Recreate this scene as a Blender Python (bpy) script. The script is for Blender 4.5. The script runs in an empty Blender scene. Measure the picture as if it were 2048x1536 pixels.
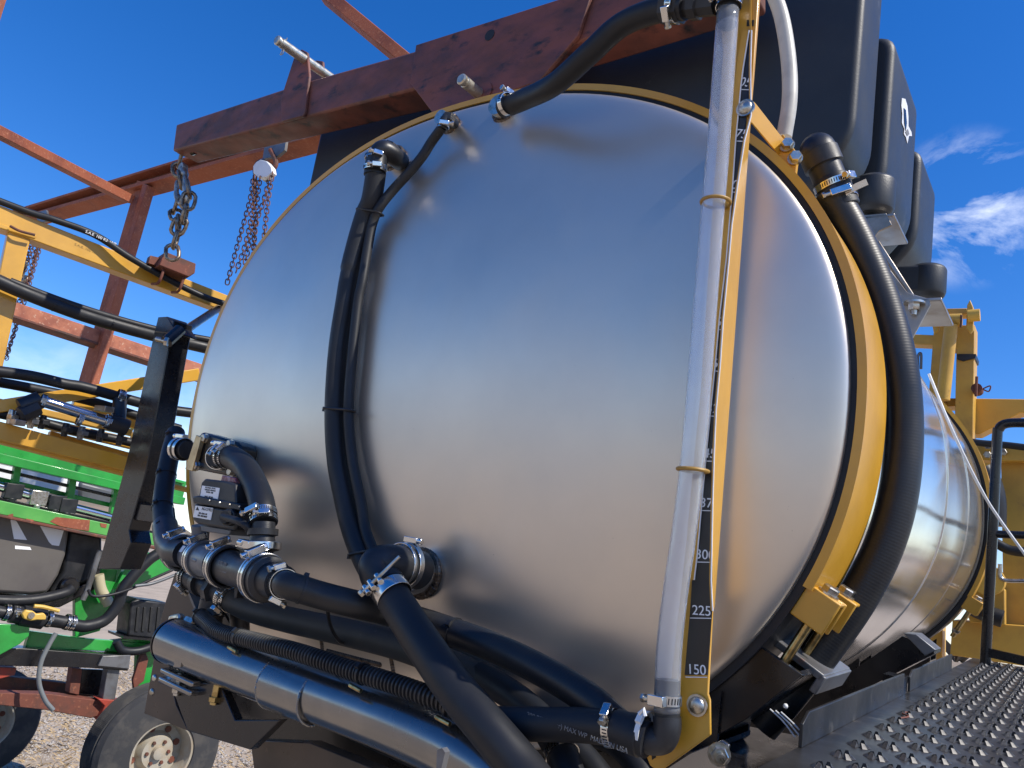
import bpy, bmesh, math, random
from mathutils import Vector as V3, Matrix
random.seed(7)
R = math.radians
sc = bpy.context.scene
COL = sc.collection
# ------------------------------------------------------------------ camera
EYE = V3((0, 0, 1.75)); F = 1538.0
def basis(pitch, roll):
    fw = V3((0, math.cos(pitch), math.sin(pitch))); up0 = V3((0, -math.sin(pitch), math.cos(pitch))); r0 = V3((1, 0, 0))
    r = r0*math.cos(roll)+up0*math.sin(roll); up = up0*math.cos(roll)-r0*math.sin(roll)
    return r, up, fw
CR, CU, CF = basis(R(14.6), R(8.7))
cd = bpy.data.cameras.new('camera'); cam = bpy.data.objects.new('camera', cd); COL.objects.link(cam)
cd.sensor_width = 36; cd.lens = 36*F/2048; cd.clip_start = .05; cd.clip_end = 3000
cam.matrix_world = Matrix(((CR.x, CU.x, -CF.x, EYE.x), (CR.y, CU.y, -CF.y, EYE.y), (CR.z, CU.z, -CF.z, EYE.z), (0, 0, 0, 1)))
sc.camera = cam
# machine frame (the sprayer stands slightly nose down on the yard)
mr, mu, mf = basis(.1728, .146)
def M(v):
    v = V3(v); return CR*v.dot(mr)+CU*v.dot(mu)+CF*v.dot(mf)
YAW = .65
U = M((math.cos(YAW), -math.sin(YAW), 0)); A = M((math.sin(YAW), math.cos(YAW), 0)); N = -A; W = M((0, 0, 1))
C = EYE+M((-.1868, 1.6735, .2398))
RA, RB, LT, BW, EX = .8868, .70, 2.1388, .1539, 2.1387
# ------------------------------------------------------------------ light
SUN_EL = 47
sd = U*1.0-N*.13; az = math.atan2(sd.x, sd.y)
S = V3((math.sin(az)*math.cos(R(SUN_EL)), math.cos(az)*math.cos(R(SUN_EL)), math.sin(R(SUN_EL))))
wd = bpy.data.worlds.new('World'); sc.world = wd; wd.use_nodes = True
nt = wd.node_tree; nt.nodes.clear()
def nn(t, **k):
    n = nt.nodes.new(t)
    for a, b in k.items(): setattr(n, a, b)
    return n
sky = nn('ShaderNodeTexSky', sky_type='NISHITA', sun_disc=False, sun_elevation=R(SUN_EL), sun_rotation=az, air_density=1.0, dust_density=.25, ozone_density=4.0, altitude=300)
tc = nn('ShaderNodeTexCoord')
mp = nn('ShaderNodeMapping'); mp.inputs['Scale'].default_value = (5, 5, 7)
nt.links.new(tc.outputs['Generated'], mp.inputs[0])
nz = nn('ShaderNodeTexNoise'); nz.inputs['Scale'].default_value = 1.6; nz.inputs['Detail'].default_value = 8; nz.inputs['Roughness'].default_value = .62; nz.inputs['Distortion'].default_value = .5
nt.links.new(mp.outputs[0], nz.inputs['Vector'])
def camdir(x, y): return (CF+CR*((x-1024)/F)-CU*((y-768)/F)).normalized()
def lobe(d, tight):                        # soft patch of sky round direction d
    n = nn('ShaderNodeVectorMath', operation='DOT_PRODUCT'); nrm = nn('ShaderNodeVectorMath', operation='NORMALIZE')
    nt.links.new(tc.outputs['Generated'], nrm.inputs[0]); nt.links.new(nrm.outputs[0], n.inputs[0]); n.inputs[1].default_value = d
    m = nn('ShaderNodeMapRange', interpolation_type='SMOOTHSTEP'); m.inputs['From Min'].default_value = tight; m.inputs['From Max'].default_value = 1
    nt.links.new(n.outputs['Value'], m.inputs['Value']); return m.outputs[0]
def mx(op, a, b):
    n = nn('ShaderNodeMath', operation=op)
    for i, v in enumerate((a, b)):
        if isinstance(v, (int, float)): n.inputs[i].default_value = v
        else: nt.links.new(v, n.inputs[i])
    return n.outputs[0]
patch = lobe(camdir(1925, 420), .9955)
sep = nn('ShaderNodeSeparateXYZ'); nt.links.new(tc.outputs['Generated'], sep.inputs[0])
low = nn('ShaderNodeMapRange'); low.inputs['From Min'].default_value = .22; low.inputs['From Max'].default_value = .02
nt.links.new(sep.outputs[2], low.inputs['Value'])
big = nn('ShaderNodeTexNoise'); big.inputs['Scale'].default_value = 2.2; big.inputs['Detail'].default_value = 3
nt.links.new(tc.outputs['Generated'], big.inputs['Vector'])
g = nn('ShaderNodeMapRange'); g.inputs['From Min'].default_value = .38; g.inputs['From Max'].default_value = .50
nt.links.new(big.outputs[0], g.inputs['Value'])
lowc = mx('MULTIPLY', low.outputs[0], g.outputs[0])
cover = mx('ADD', mx('MULTIPLY', patch, .85), mx('MULTIPLY', lowc, .7))
wn = nn('ShaderNodeMapRange'); wn.inputs['From Min'].default_value = .47; wn.inputs['From Max'].default_value = .72
nt.links.new(nz.outputs[0], wn.inputs['Value'])
cl = mx('MINIMUM', mx('MULTIPLY', cover, wn.outputs[0]), 1.0)
mix = nn('ShaderNodeMix', data_type='RGBA'); nt.links.new(cl, mix.inputs['Factor'])
hs = nn('ShaderNodeHueSaturation'); hs.inputs['Hue'].default_value = .512; ss_ = nn('ShaderNodeMapRange'); ss_.inputs[1].default_value = .0; ss_.inputs[2].default_value = .20; ss_.inputs[3].default_value = .75; ss_.inputs[4].default_value = 1.34; nt.links.new(sep.outputs[2], ss_.inputs[0]); nt.links.new(ss_.outputs[0], hs.inputs['Saturation']); hs.inputs['Value'].default_value = 1.0
nt.links.new(sky.outputs[0], hs.inputs['Color'])
nt.links.new(hs.outputs[0], mix.inputs['A']); mix.inputs['B'].default_value = (7.5, 7.8, 8.4, 1)
bg = nn('ShaderNodeBackground'); bg.inputs['Strength'].default_value = .15
out = nn('ShaderNodeOutputWorld'); nt.links.new(mix.outputs['Result'], bg.inputs[0]); nt.links.new(bg.outputs[0], out.inputs[0])
sl = bpy.data.lights.new('sun', 'SUN'); sl.energy = 4.2; sl.angle = R(.53); sl.color = (1, .94, .84)
so = bpy.data.objects.new('sun', sl); COL.objects.link(so); so.rotation_mode = 'QUATERNION'; so.rotation_quaternion = S.to_track_quat('Z', 'Y')
sc.view_settings.view_transform = 'Standard'; sc.view_settings.look = 'None'; sc.view_settings.gamma = 1; sc.view_settings.exposure = .40
sc.view_settings.use_curve_mapping = False
# ------------------------------------------------------------------ helpers
def ray(x, y): return CF+CR*((x-1024)/F)-CU*((y-768)/F)
def D(x, y, d): return EYE+ray(x, y)*d
def wpx(px, p): return px*(p-EYE).dot(CF)/F              # metres covered by px photo pixels at point p
class Plane:
    def __init__(s, o, n): s.o = V3(o); s.n = V3(n).normalized()
    def p(s, x, y, off=0.):
        d = ray(x, y); return EYE+d*((s.o+s.n*off-EYE).dot(s.n)/d.dot(s.n))
def vplane(x0, y0, d0, x1, y1, d1):                         # upright plane through two located points
    a, b = D(x0, y0, d0), D(x1, y1, d1); t = (b-a); t.z = 0; n = t.cross(V3((0, 0, 1)))
    if n.dot(a-EYE) > 0: n = -n
    return Plane(a, n)
HD = Plane(C, N)
def H(x, y, h): return HD.p(x, y, h)
def L(u, w, h=0.): return C+U*u+W*w+N*h                    # machine coordinates
def dome(p):
    l = p-C; a, b = abs(l.dot(U))/RA, abs(l.dot(W))/RB; r = (a**EX+b**EX)**(1/EX)
    return domeh(r)
def domeh(r):
    r = min(r/.989, 1.); return .013*math.sqrt(max(0, 1-r**70))+.090*(1-r*r)
def E(x, y, e):                                              # e metres out from the domed head
    h = .1
    for _ in range(6): h = dome(H(x, y, h))+e
    return H(x, y, h)
def perp(d):
    d = d.normalized(); a = W if abs(d.dot(W)) < .9 else U
    x = d.cross(a).normalized(); return x, d.cross(x).normalized()
def spline(pts, n=8):
    pts = [V3(p) for p in pts]
    if len(pts) < 3: return pts
    P = [pts[0]*2-pts[1]]+pts+[pts[-1]*2-pts[-2]]; o = []
    for i in range(1, len(P)-2):
        for k in range(n):
            t = k/n; a, b, c, d = P[i-1:i+3]
            o.append(.5*((2*b)+(c-a)*t+(2*a-5*b+4*c-d)*t*t+(3*b-a-3*c+d)*t**3))
    o.append(pts[-1]); return o
class G:
    def __init__(s): s.v = []; s.f = []; s.uv = {}
    def add(s, vs, fs, uvs=None):
        o = len(s.v); s.v += [V3(v) for v in vs]
        for i, f in enumerate(fs):
            if uvs: s.uv[len(s.f)] = uvs[i]
            s.f.append([o+k for k in f])
        return s
    def box(s, c, x, y, z):                                   # centre and three half-axis vectors
        c = V3(c); vs = [c+x*i+y*j+z*k for k in (-1, 1) for j in (-1, 1) for i in (-1, 1)]
        fs = [(0, 2, 3, 1), (4, 5, 7, 6), (0, 1, 5, 4), (2, 6, 7, 3), (0, 4, 6, 2), (1, 3, 7, 5)]
        if x.cross(y).dot(z) < 0: fs = [f[::-1] for f in fs]
        return s.add(vs, fs)
    def bar(s, a, b, w, t, side):                             # w along side, t across
        a, b = V3(a), V3(b); d = (b-a); y = d.normalized(); x = (side-y*side.dot(y)).normalized(); z = x.cross(y)
        return s.box((a+b)/2, x*w/2, d/2, z*t/2)
    def prism(s, pts, ext):
        pts = [V3(p) for p in pts]; n = len(pts); ext = V3(ext)
        nm = V3((0, 0, 0))
        for i in range(n): nm += (pts[i]-pts[0]).cross(pts[(i+1) % n]-pts[0])
        if nm.dot(ext) > 0: pts = pts[::-1]
        vs = pts+[p+ext for p in pts]
        fs = [list(range(n)), list(range(2*n-1, n-1, -1))]
        for i in range(n): j = (i+1) % n; fs.append([j, i, n+i, n+j])
        return s.add(vs, fs)
    def tube(s, pts, r, seg=20, cap=True, sp=8, prof=None):
        P = spline(pts, sp) if sp else [V3(p) for p in pts]
        n = len(P); d = [(P[min(i+1, n-1)]-P[max(i-1, 0)]).normalized() for i in range(n)]
        x, _ = perp(d[0]); rings = []; acc = 0; arc = [0]
        for i in range(1, n): acc += (P[i]-P[i-1]).length; arc.append(acc)
        for i in range(n):
            x = (x-d[i]*x.dot(d[i])).normalized(); y = d[i].cross(x)
            rr = r if not hasattr(r, '__len__') else r[0]+(r[-1]-r[0])*arc[i]/acc if len(r) == 2 else r[i]
            rings.append([P[i]+(x*math.cos(2*math.pi*k/seg)+y*math.sin(2*math.pi*k/seg))*rr for k in range(seg)])
        vs = [p for q in rings for p in q]; fs = []; uvs = []
        for i in range(n-1):
            for k in range(seg):
                k2 = (k+1) % seg; fs.append((i*seg+k, i*seg+k2, (i+1)*seg+k2, (i+1)*seg+k))
                uvs.append([(k/seg, arc[i]), ((k+1)/seg, arc[i]), ((k+1)/seg, arc[i+1]), (k/seg, arc[i+1])])
        if cap:
            fs.append(list(range(seg-1, -1, -1))); uvs.append([(0, 0)]*seg)
            fs.append([(n-1)*seg+k for k in range(seg)]); uvs.append([(0, 0)]*seg)
        return s.add(vs, fs, uvs)
    def lathe(s, o, d, prof, seg=24, closed=False):            # prof: (distance along d, radius)
        o = V3(o); d = V3(d).normalized(); x, y = perp(d); m = len(prof)
        vs = [o+d*t+(x*math.cos(2*math.pi*k/seg)+y*math.sin(2*math.pi*k/seg))*r for t, r in prof for k in range(seg)]
        fs = []
        for i in range(m if closed else m-1):
            j = (i+1) % m
            for k in range(seg): k2 = (k+1) % seg; fs.append((i*seg+k, i*seg+k2, j*seg+k2, j*seg+k))
        if not closed: fs.append(list(range(seg-1, -1, -1))); fs.append([(m-1)*seg+k for k in range(seg)])
        return s.add(vs, fs)
    def band(s, o, d, r, w, t, seg=32):
        return s.lathe(o, d, [(-w/2, r), (-w/2, r+t), (w/2, r+t), (w/2, r)], seg, True)
    def hexa(s, o, d, r, h): return s.lathe(o, d, [(0, r), (h*.8, r), (h, r*.86)], 6)
    def ball(s, o, d, r, h, seg=20): return s.lathe(o, d, [(h*math.sin(a), max(r*math.cos(a), .0004)) for a in [math.pi/2*k/6 for k in range(7)]], seg)
def thing(name, label, cat, loc, group=None):
    o = bpy.data.objects.new(name, None); COL.objects.link(o); o.location = loc; o.empty_display_size = .1
    o['label'] = label; o['category'] = cat
    if group: o['group'] = group
    return o
def wloc(o):
    p = V3((0, 0, 0))
    while o: p = p+o.location; o = o.parent
    return p
def obj(name, g, m, parent=None, bevel=0, smooth=30, label=None, kind=None, origin=None, cat=None, group=None):
    me = bpy.data.meshes.new(name)
    if parent is not None: off = wloc(parent)
    elif origin is not None: off = V3(origin)
    else: off = V3((0, 0, 0))
    me.from_pydata([v-off for v in g.v], [], g.f); 
    if g.uv:
        ul = me.uv_layers.new(name='uv')
        for pi, p in enumerate(me.polygons):
            q = g.uv.get(pi)
            if q:
                for k, li in enumerate(p.loop_indices): ul.data[li].uv = q[k]
    me.materials.append(m); me.update()
    if smooth:
        me.polygons.foreach_set('use_smooth', [True]*len(me.polygons)); me.set_sharp_from_angle(angle=R(smooth))
    o = bpy.data.objects.new(name, me); COL.objects.link(o)
    if parent is not None: o.parent = parent
    else: o.location = off
    if bevel:
        b = o.modifiers.new('bevel', 'BEVEL'); b.width = bevel; b.segments = 2; b.limit_method = 'ANGLE'; b.angle_limit = R(35)
    if label: o['label'] = label
    if kind: o['kind'] = kind
    if cat: o['category'] = cat
    if group: o['group'] = group
    return o
def text(body, p, xd, yd, size, m, parent, name='lettering', align='CENTER', th=.0003, clip=()):
    cu = bpy.data.curves.new(name, 'FONT'); cu.body = body; cu.size = size; cu.align_x = align; cu.align_y = 'CENTER'; cu.extrude = th
    t = bpy.data.objects.new(name, cu); COL.objects.link(t)
    dg = bpy.context.evaluated_depsgraph_get(); me = bpy.data.meshes.new_from_object(t.evaluated_get(dg))
    bpy.data.objects.remove(t); x = xd.normalized(); y = (yd-x*yd.dot(x)).normalized(); z = x.cross(y); off = wloc(parent)
    p = V3(p)-off
    me.transform(Matrix(((x.x, y.x, z.x, p.x), (x.y, y.y, z.y, p.y), (x.z, y.z, z.z, p.z), (0, 0, 0, 1))))
    for cp, cn in clip:
        b_ = bmesh.new(); b_.from_mesh(me); bmesh.ops.bisect_plane(b_, geom=b_.verts[:]+b_.edges[:]+b_.faces[:], plane_co=V3(cp)-off, plane_no=cn, clear_outer=True); b_.to_mesh(me); b_.free()
    me.materials.clear(); me.materials.append(m)
    o = bpy.data.objects.new(name, me); COL.objects.link(o); o.parent = parent; return o
# ------------------------------------------------------------------ materials
MT = {}
def mat(name, base, rough=.5, metal=0., c2=None, scale=6., lo=.45, hi=.62, bump=0., bscale=200., rvar=0., stretch=None, detail=6, coat=0., trans=0., ior=1.45, c3=None, s3=40., l3=.6, h3=.7, rib=None, spec=None):
    m = bpy.data.materials.new(name); m.use_nodes = True; t = m.node_tree; b = t.nodes['Principled BSDF']
    b.inputs['Base Color'].default_value = (*base, 1); b.inputs['Roughness'].default_value = rough; b.inputs['Metallic'].default_value = metal
    if coat: b.inputs['Coat Weight'].default_value = coat; b.inputs['Coat Roughness'].default_value = .12
    if trans: b.inputs['Transmission Weight'].default_value = trans; b.inputs['IOR'].default_value = ior
    if spec is not None: b.inputs['Specular IOR Level'].default_value = spec
    co = t.nodes.new('ShaderNodeTexCoord'); mp = t.nodes.new('ShaderNodeMapping'); t.links.new(co.outputs['Object'], mp.inputs[0])
    if stretch: mp.inputs['Scale'].default_value = stretch
    def noise(s, d=detail):
        n = t.nodes.new('ShaderNodeTexNoise'); n.inputs['Scale'].default_value = s; n.inputs['Detail'].default_value = d; n.inputs['Roughness'].default_value = .6
        t.links.new(mp.outputs[0], n.inputs['Vector']); return n.outputs[0]
    def rng(v, a, c, x=0., y=1.):
        n = t.nodes.new('ShaderNodeMapRange'); n.inputs[1].default_value = a; n.inputs[2].default_value = c; n.inputs[3].default_value = x; n.inputs[4].default_value = y
        t.links.new(v, n.inputs[0]); return n.outputs[0]
    def mixc(f, a, c):
        n = t.nodes.new('ShaderNodeMix'); n.data_type = 'RGBA'; t.links.new(f, n.inputs['Factor'])
        if isinstance(a, tuple): n.inputs['A'].default_value = (*a, 1)
        else: t.links.new(a, n.inputs['A'])
        n.inputs['B'].default_value = (*c, 1); return n.outputs['Result']
    cur = base
    if c2: cur = mixc(rng(noise(scale), lo, hi), cur, c2)
    if c3: cur = mixc(rng(noise(s3), l3, h3), cur, c3)
    if not isinstance(cur, tuple): t.links.new(cur, b.inputs['Base Color'])
    if rvar: t.links.new(rng(noise(scale*1.7), .3, .7, max(0, rough-rvar), min(1, rough+rvar)), b.inputs['Roughness'])
    last = None
    def addbump(hgt, st, dist):
        nonlocal last
        n = t.nodes.new('ShaderNodeBump'); n.inputs['Strength'].default_value = st; n.inputs['Distance'].default_value = dist
        t.links.new(hgt, n.inputs['Height'])
        if last: t.links.new(last, n.inputs['Normal'])
        last = n.outputs[0]
    if bump: addbump(noise(bscale, 4), bump, .002)
    if rib:                                                    # hose ribs or clamp slots along / around the tube (uv)
        uvn = t.nodes.new('ShaderNodeUVMap'); w = t.nodes.new('ShaderNodeTexWave'); w.inputs['Scale'].default_value = rib; w.bands_direction = 'Y'
        t.links.new(uvn.outputs[0], w.inputs['Vector']); addbump(w.outputs['Fac'], .14, .0006)
    if last: t.links.new(last, b.inputs['Normal'])
    MT[name] = m; return m
steel = mat('brushed_stainless', (.70, .625, .53), .36, .82, c2=(.63, .57, .49), scale=2.5, lo=.4, hi=.65, rvar=.04, c3=(.22, .20, .18), s3=170, l3=.73, h3=.76, bump=.03, bscale=7)
shellm = mat('polished_stainless', (.74, .735, .72), .13, .82, c2=(.66, .655, .64), scale=3, rvar=.03, bump=.10, bscale=2.2, lo=.4, hi=.6)
gold = mat('gold_paint', (.60, .315, .030), .38, 0, c2=(.52, .27, .028), scale=5, rvar=.1, bump=.05, bscale=300, c3=(.30, .18, .05), s3=30, l3=.70, h3=.82, coat=.25)
goldfar = mat('weathered_yellow_paint', (.60, .35, .05), .5, 0, c2=(.48, .27, .045), scale=4, rvar=.1, c3=(.20, .11, .04), s3=22, l3=.66, h3=.78, bump=.08, bscale=120)
green = mat('green_paint', (.022, .30, .045), .35, 0, c2=(.02, .22, .035), scale=5, rvar=.12, c3=(.12, .09, .05), s3=18, l3=.68, h3=.8, coat=.3)
primer = mat('dark_red_primer', (.17, .053, .034), .55, 0, c2=(.085, .032, .024), scale=5, lo=.42, hi=.62, rvar=.12, c3=(.012, .012, .014), s3=11, l3=.57, h3=.70, bump=.25, bscale=90, stretch=(1, 1, 2))
rust = mat('rusty_steel', (.30, .085, .036), .75, 0, c2=(.20, .055, .028), scale=4, c3=(.42, .17, .09), s3=60, l3=.55, h3=.72, bump=.25, bscale=160, rvar=.1)
rustd = mat('dark_rusty_steel', (.15, .045, .026), .75, 0, c2=(.07, .035, .025), scale=6, c3=(.28, .10, .05), s3=40, l3=.58, h3=.72, bump=.3, bscale=120)
rubber = mat('black_rubber_hose', (.012, .013, .016), .5, 0, c2=(.020, .020, .022), scale=7, lo=.5, hi=.7, rvar=.1, spec=.35, bump=.06, bscale=500, c3=(.11, .10, .085), s3=45, l3=.70, h3=.84)
ribhose = mat('ribbed_hose', (.012, .013, .016), .42, 0, c2=(.022, .021, .02), scale=6, rvar=.08, spec=.4, rib=60., c3=(.10, .09, .08), s3=50, l3=.72, h3=.85)
blackp = mat('black_plastic', (.012, .013, .016), .42, 0, spec=.4, c2=(.028, .028, .030), scale=12, rvar=.1, bump=.08, bscale=350, c3=(.10, .09, .08), s3=60, l3=.70, h3=.84)
greyp = mat('grey_plastic', (.10, .108, .12), .4, 0, c2=(.08, .086, .095), scale=12, rvar=.1, bump=.05, bscale=350)
poly = mat('black_polyethylene', (.018, .021, .025), .48, 0, spec=.45, c2=(.024, .027, .030), scale=4, rvar=.06, bump=.22, bscale=260, c3=(.09, .095, .10), s3=9, l3=.66, h3=.82)
bpaint = mat('black_gloss_paint', (.007, .007, .009), .28, 0, c2=(.014, .013, .013), scale=9, rvar=.1, coat=.2, spec=.4, bump=.06, bscale=30, c3=(.12, .10, .08), s3=55, l3=.69, h3=.82)
bsteel = mat('glossy_black_tube_steel', (.20, .20, .20), .24, .9, c2=(.25, .24, .23), scale=6, rvar=.06, coat=.6, bump=.05, bscale=8)
clampm = mat('clamp_steel', (.66, .65, .63), .2, 1, rvar=.08, scale=40)
zinc = mat('zinc_plated', (.52, .50, .46), .33, 1, c2=(.36, .33, .27), scale=60, rvar=.1)
yzinc = mat('yellow_zinc', (.50, .38, .17), .3, 1, c2=(.3, .2, .08), scale=60)
weld = mat('weld_bead', (.16, .12, .09), .38, .8, c2=(.05, .038, .03), scale=90, bump=.5, bscale=220)
slot = mat('dark_slot', (.012, .012, .012), .6)
deckm = mat('dark_deck_steel', (.038, .036, .034), .36, .12, c2=(.020, .019, .018), scale=7, rvar=.10, spec=.4, c3=(.15, .14, .125), s3=22, l3=.58, h3=.82, bump=.12, bscale=60)
chainm = mat('chain_steel', (.30, .25, .19), .42, .8, c2=(.14, .09, .06), scale=60)
rchain = mat('rusty_chain', (.17, .075, .05), .7, .3, c2=(.09, .05, .04), scale=80)
white = mat('white_paint', (.78, .78, .77), .4, 0, c2=(.68, .68, .66), scale=8)
ink = mat('white_ink', (.78, .79, .80), .5)
dink = mat('black_ink', (.02, .02, .022), .5)
gink = mat('grey_ink', (.16, .16, .16), .6)
stripm = mat('black_decal', (.010, .011, .013), .3, 0, c3=(.10, .10, .09), s3=90, l3=.68, h3=.8)
clear = mat('clear_vinyl', (.92, .95, 1.0), .12, 0, trans=.87, ior=1.40, rvar=.06, scale=30)
milky = mat('milky_hose', (.50, .48, .42), .4, 0, c2=(.40, .38, .33), scale=14)
greybox = mat('grey_poly_tank', (.11, .10, .09), .42, 0, c2=(.09, .08, .075), scale=3, bump=.1, bscale=150)
redp = mat('bright_red_oxide', (.34, .045, .025), .6, 0, c2=(.18, .05, .03), scale=9, c3=(.10, .05, .03), s3=26, l3=.6, h3=.72)
rimm = mat('cream_rim', (.36, .33, .27), .5, 0, c2=(.34, .28, .2), scale=14, c3=(.20, .08, .04), s3=30, l3=.66, h3=.76)
tyre = mat('tyre_rubber', (.030, .030, .032), .8, 0, c2=(.06, .055, .05), scale=9, bump=.3, bscale=90)
bronze = mat('stainless_bracket', (.42, .38, .34), .42, 1, c2=(.30, .25, .20), scale=10, rvar=.1)
brown = mat('dusty_black_plate', (.060, .045, .036), .33, .2, c2=(.035, .028, .024), scale=5, rvar=.1, c3=(.16, .12, .09), s3=50, l3=.68, h3=.8)
ballv = mat('yellow_handle', (.62, .40, .08), .4)
graym = mat('worn_grey_steel', (.17, .17, .175), .4, .4, c2=(.10, .095, .09), scale=8, c3=(.22, .10, .06), s3=30, l3=.64, h3=.76)
bluestain = mat('chrome_pipe', (.55, .57, .60), .13, 1)
# ------------------------------------------------------------------ ground
def gz(x, y): return 0.0
gm = mat('yard_gravel', (.42, .33, .235), .9, 0, c2=(.30, .235, .17), scale=1.3, c3=(.42, .34, .25), s3=30, l3=.45, h3=.7, bump=.6, bscale=40)
g_ = G(); n_ = 60; rr_ = [0]+[.5*1.135**k for k in range(62)]
vs = [V3((0, 4, 0))]; fs = []
for r_ in rr_[1:]:
    for k in range(48):
        a_ = 2*math.pi*k/48; vs.append(V3((r_*math.cos(a_), 4+r_*math.sin(a_), .015*math.sin(r_*5+a_*3) if r_ < 30 else 0)))
for k in range(48): fs.append((0, 1+k, 1+(k+1) % 48))
for i in range(len(rr_)-2):
    for k in range(48): a0 = 1+i*48; fs.append((a0+k, a0+48+k, a0+48+(k+1) % 48, a0+(k+1) % 48))
g_.add(vs, fs); obj('ground', g_, gm, kind='structure')
def PZ(x, y, z): d = ray(x, y); return EYE+d*((z-EYE.z)/d.z)
g_ = G(); random.seed(3)
ico = [(0, 0, 1), (.9, 0, 0), (.28, .85, .1), (-.73, .53, -.1), (-.73, -.53, .1), (.28, -.85, -.1), (0, 0, -1)]
icf = [(0, 1, 2), (0, 2, 3), (0, 3, 4), (0, 4, 5), (0, 5, 1), (6, 2, 1), (6, 3, 2), (6, 4, 3), (6, 5, 4), (6, 1, 5)]
for _ in range(15000):
    x_ = random.uniform(-80, 620); y_ = random.uniform(1130, 1640); p = PZ(x_, y_, 0)
    if (p-EYE).length > 14: continue
    s_ = random.uniform(.006, .022); a_ = random.uniform(0, 6.28); k_ = random.uniform(.5, .9)
    g_.add([p+V3((s_*(v[0]*math.cos(a_)-v[1]*math.sin(a_)), s_*(v[0]*math.sin(a_)+v[1]*math.cos(a_)), s_*v[2]*k_+.004))*1 for v in ico], icf)
obj('gravel', g_, mat('gravel_stone', (.34, .31, .28), .85, 0, c2=(.20, .17, .15), scale=25, lo=.4, hi=.6, c3=(.55, .50, .43), s3=60, l3=.5, h3=.7), kind='stuff')
g_ = G()
for _ in range(9000):
    x_ = random.choice((random.uniform(380, 620), random.uniform(230, 340), random.uniform(-40, 200))); y_ = random.uniform(1120, 1640)
    p = PZ(x_, y_, 0)
    if (p-EYE).length > 13: continue
    a_ = random.uniform(0, 6.28); l_ = random.uniform(.03, .09); d_ = V3((math.cos(a_), math.sin(a_), random.uniform(.1, .8)))*l_; s_ = V3((-math.sin(a_), math.cos(a_), 0))*.0022
    g_.add([p-s_, p+s_, p+d_*.6+V3((0, 0, .008)), p+d_+s_*.4], [(0, 1, 3, 2)])
obj('dry_grass', g_, mat('straw', (.46, .34, .19), .8, 0, c2=(.32, .22, .12), scale=40), kind='stuff')
# a belt of far trees on the horizon, leafless scrub
g_ = G(); random.seed(11)
for _ in range(420):
    a_ = random.uniform(0, 6.28); r_ = random.uniform(150, 230); c_ = V3((r_*math.sin(a_), r_*math.cos(a_), 0)); hh = random.uniform(2.5, 7)
    for q in range(9):
        b_ = random.uniform(0, 6.28); o_ = V3((math.cos(b_)*hh*.5, math.sin(b_)*hh*.5, hh*random.uniform(.5, 1)))
        s_ = V3((-math.sin(b_), math.cos(b_), 0))*hh*.28
        g_.add([c_, c_+o_*.6-s_, c_+o_, c_+o_*.6+s_], [(0, 1, 2, 3)])
obj('far_scrub_belt', g_, mat('bare_scrub', (.12, .095, .075), .9, 0, c2=(.08, .08, .05), scale=.3), kind='stuff')
g_ = G(); vs = []; fs = []
for k in range(97):
    a_ = 2*math.pi*k/96; hh = 5.5+2.0*math.sin(a_*3+1)+1.2*math.sin(a_*7)
    if math.cos(a_) > -.1 and math.sin(a_) > -.35: hh = 0.4                       # kept low ahead; elsewhere an added unseen bank tans the tank's reflection
    for r_, f_ in ((95, 0), (110, .75), (130, 1), (170, 1.05), (240, 0)): vs.append(V3((r_*math.sin(a_), r_*math.cos(a_), hh*f_-.02)))
for k in range(96):
    for i in range(4): fs.append((k*5+i, k*5+i+1, k*5+i+6, k*5+i+5))
g_.add(vs, fs); obj('added_reflection_bank', g_, mat('added_bank_tan', (.26, .19, .12), .95, 0, c2=(.17, .14, .09), scale=.05), kind='structure')
# ------------------------------------------------------------------ main tank
def se(t, a, b):
    c, s = math.cos(t), math.sin(t); k = 2/EX
    return math.copysign(abs(c)**k, c)*a, math.copysign(abs(s)**k, s)*b
def rimpt(t, s, dr=0.):                                     # point on the strap ring: angle t, s behind the front plane, dr outwards
    x, z = se(t, RA+dr, RB+dr); return L(x, z, -s)
def ringsec(g, t0, t1, n, s0, s1, r0, r1, closed=False):    # rectangular section swept round the ring
    vs = []; fs = []
    m = n if closed else n+1
    for i in range(m):
        t = t0+(t1-t0)*i/n; vs += [rimpt(t, s0, r0), rimpt(t, s0, r1), rimpt(t, s1, r1), rimpt(t, s1, r0)]
    for i in range(n):
        j = (i+1) % m
        for k in range(4): k2 = (k+1) % 4; fs.append((i*4+k, i*4+k2, j*4+k2, j*4+k))
    if not closed: fs += [(3, 2, 1, 0), tuple(n*4+k for k in range(4))]
    return g.add(vs, fs)
tank = thing('stainless_tank', 'large brushed stainless steel oval tank with a domed end and polished barrel', 'tank', L(0, -RB, -.9))
g_ = G(); NT, NR = 160, 44; vs = [L(0, 0, domeh(0))]; fs = []
for i in range(1, NR+1):
    r = i/NR; r = 1-(1-r)**2.6 if i < NR else 1.
    for k in range(NT):
        x, z = se(2*math.pi*k/NT, RA*.989*r, RB*.986*r); vs.append(L(x, z, domeh(r*.989)+.0012*math.sin(x*7+z*3)*math.sin(z*6)*(1-r)))
for k in range(NT): fs.append((0, 1+k, 1+(k+1) % NT))
for i in range(NR-1):
    for k in range(NT): a0 = 1+i*NT; k2 = (k+1) % NT; fs.append((a0+k, a0+NT+k, a0+NT+k2, a0+k2))
a0 = 1+(NR-1)*NT
for k in range(NT): vs.append(vs[a0+k]-N*.03)
for k in range(NT): k2 = (k+1) % NT; fs.append((a0+k, a0+NT+k, a0+NT+k2, a0+k2))
g_.add(vs, fs); obj('domed_end', g_, steel, tank, smooth=60)
g_ = G(); ns = 40; vs = []; fs = []
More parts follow.
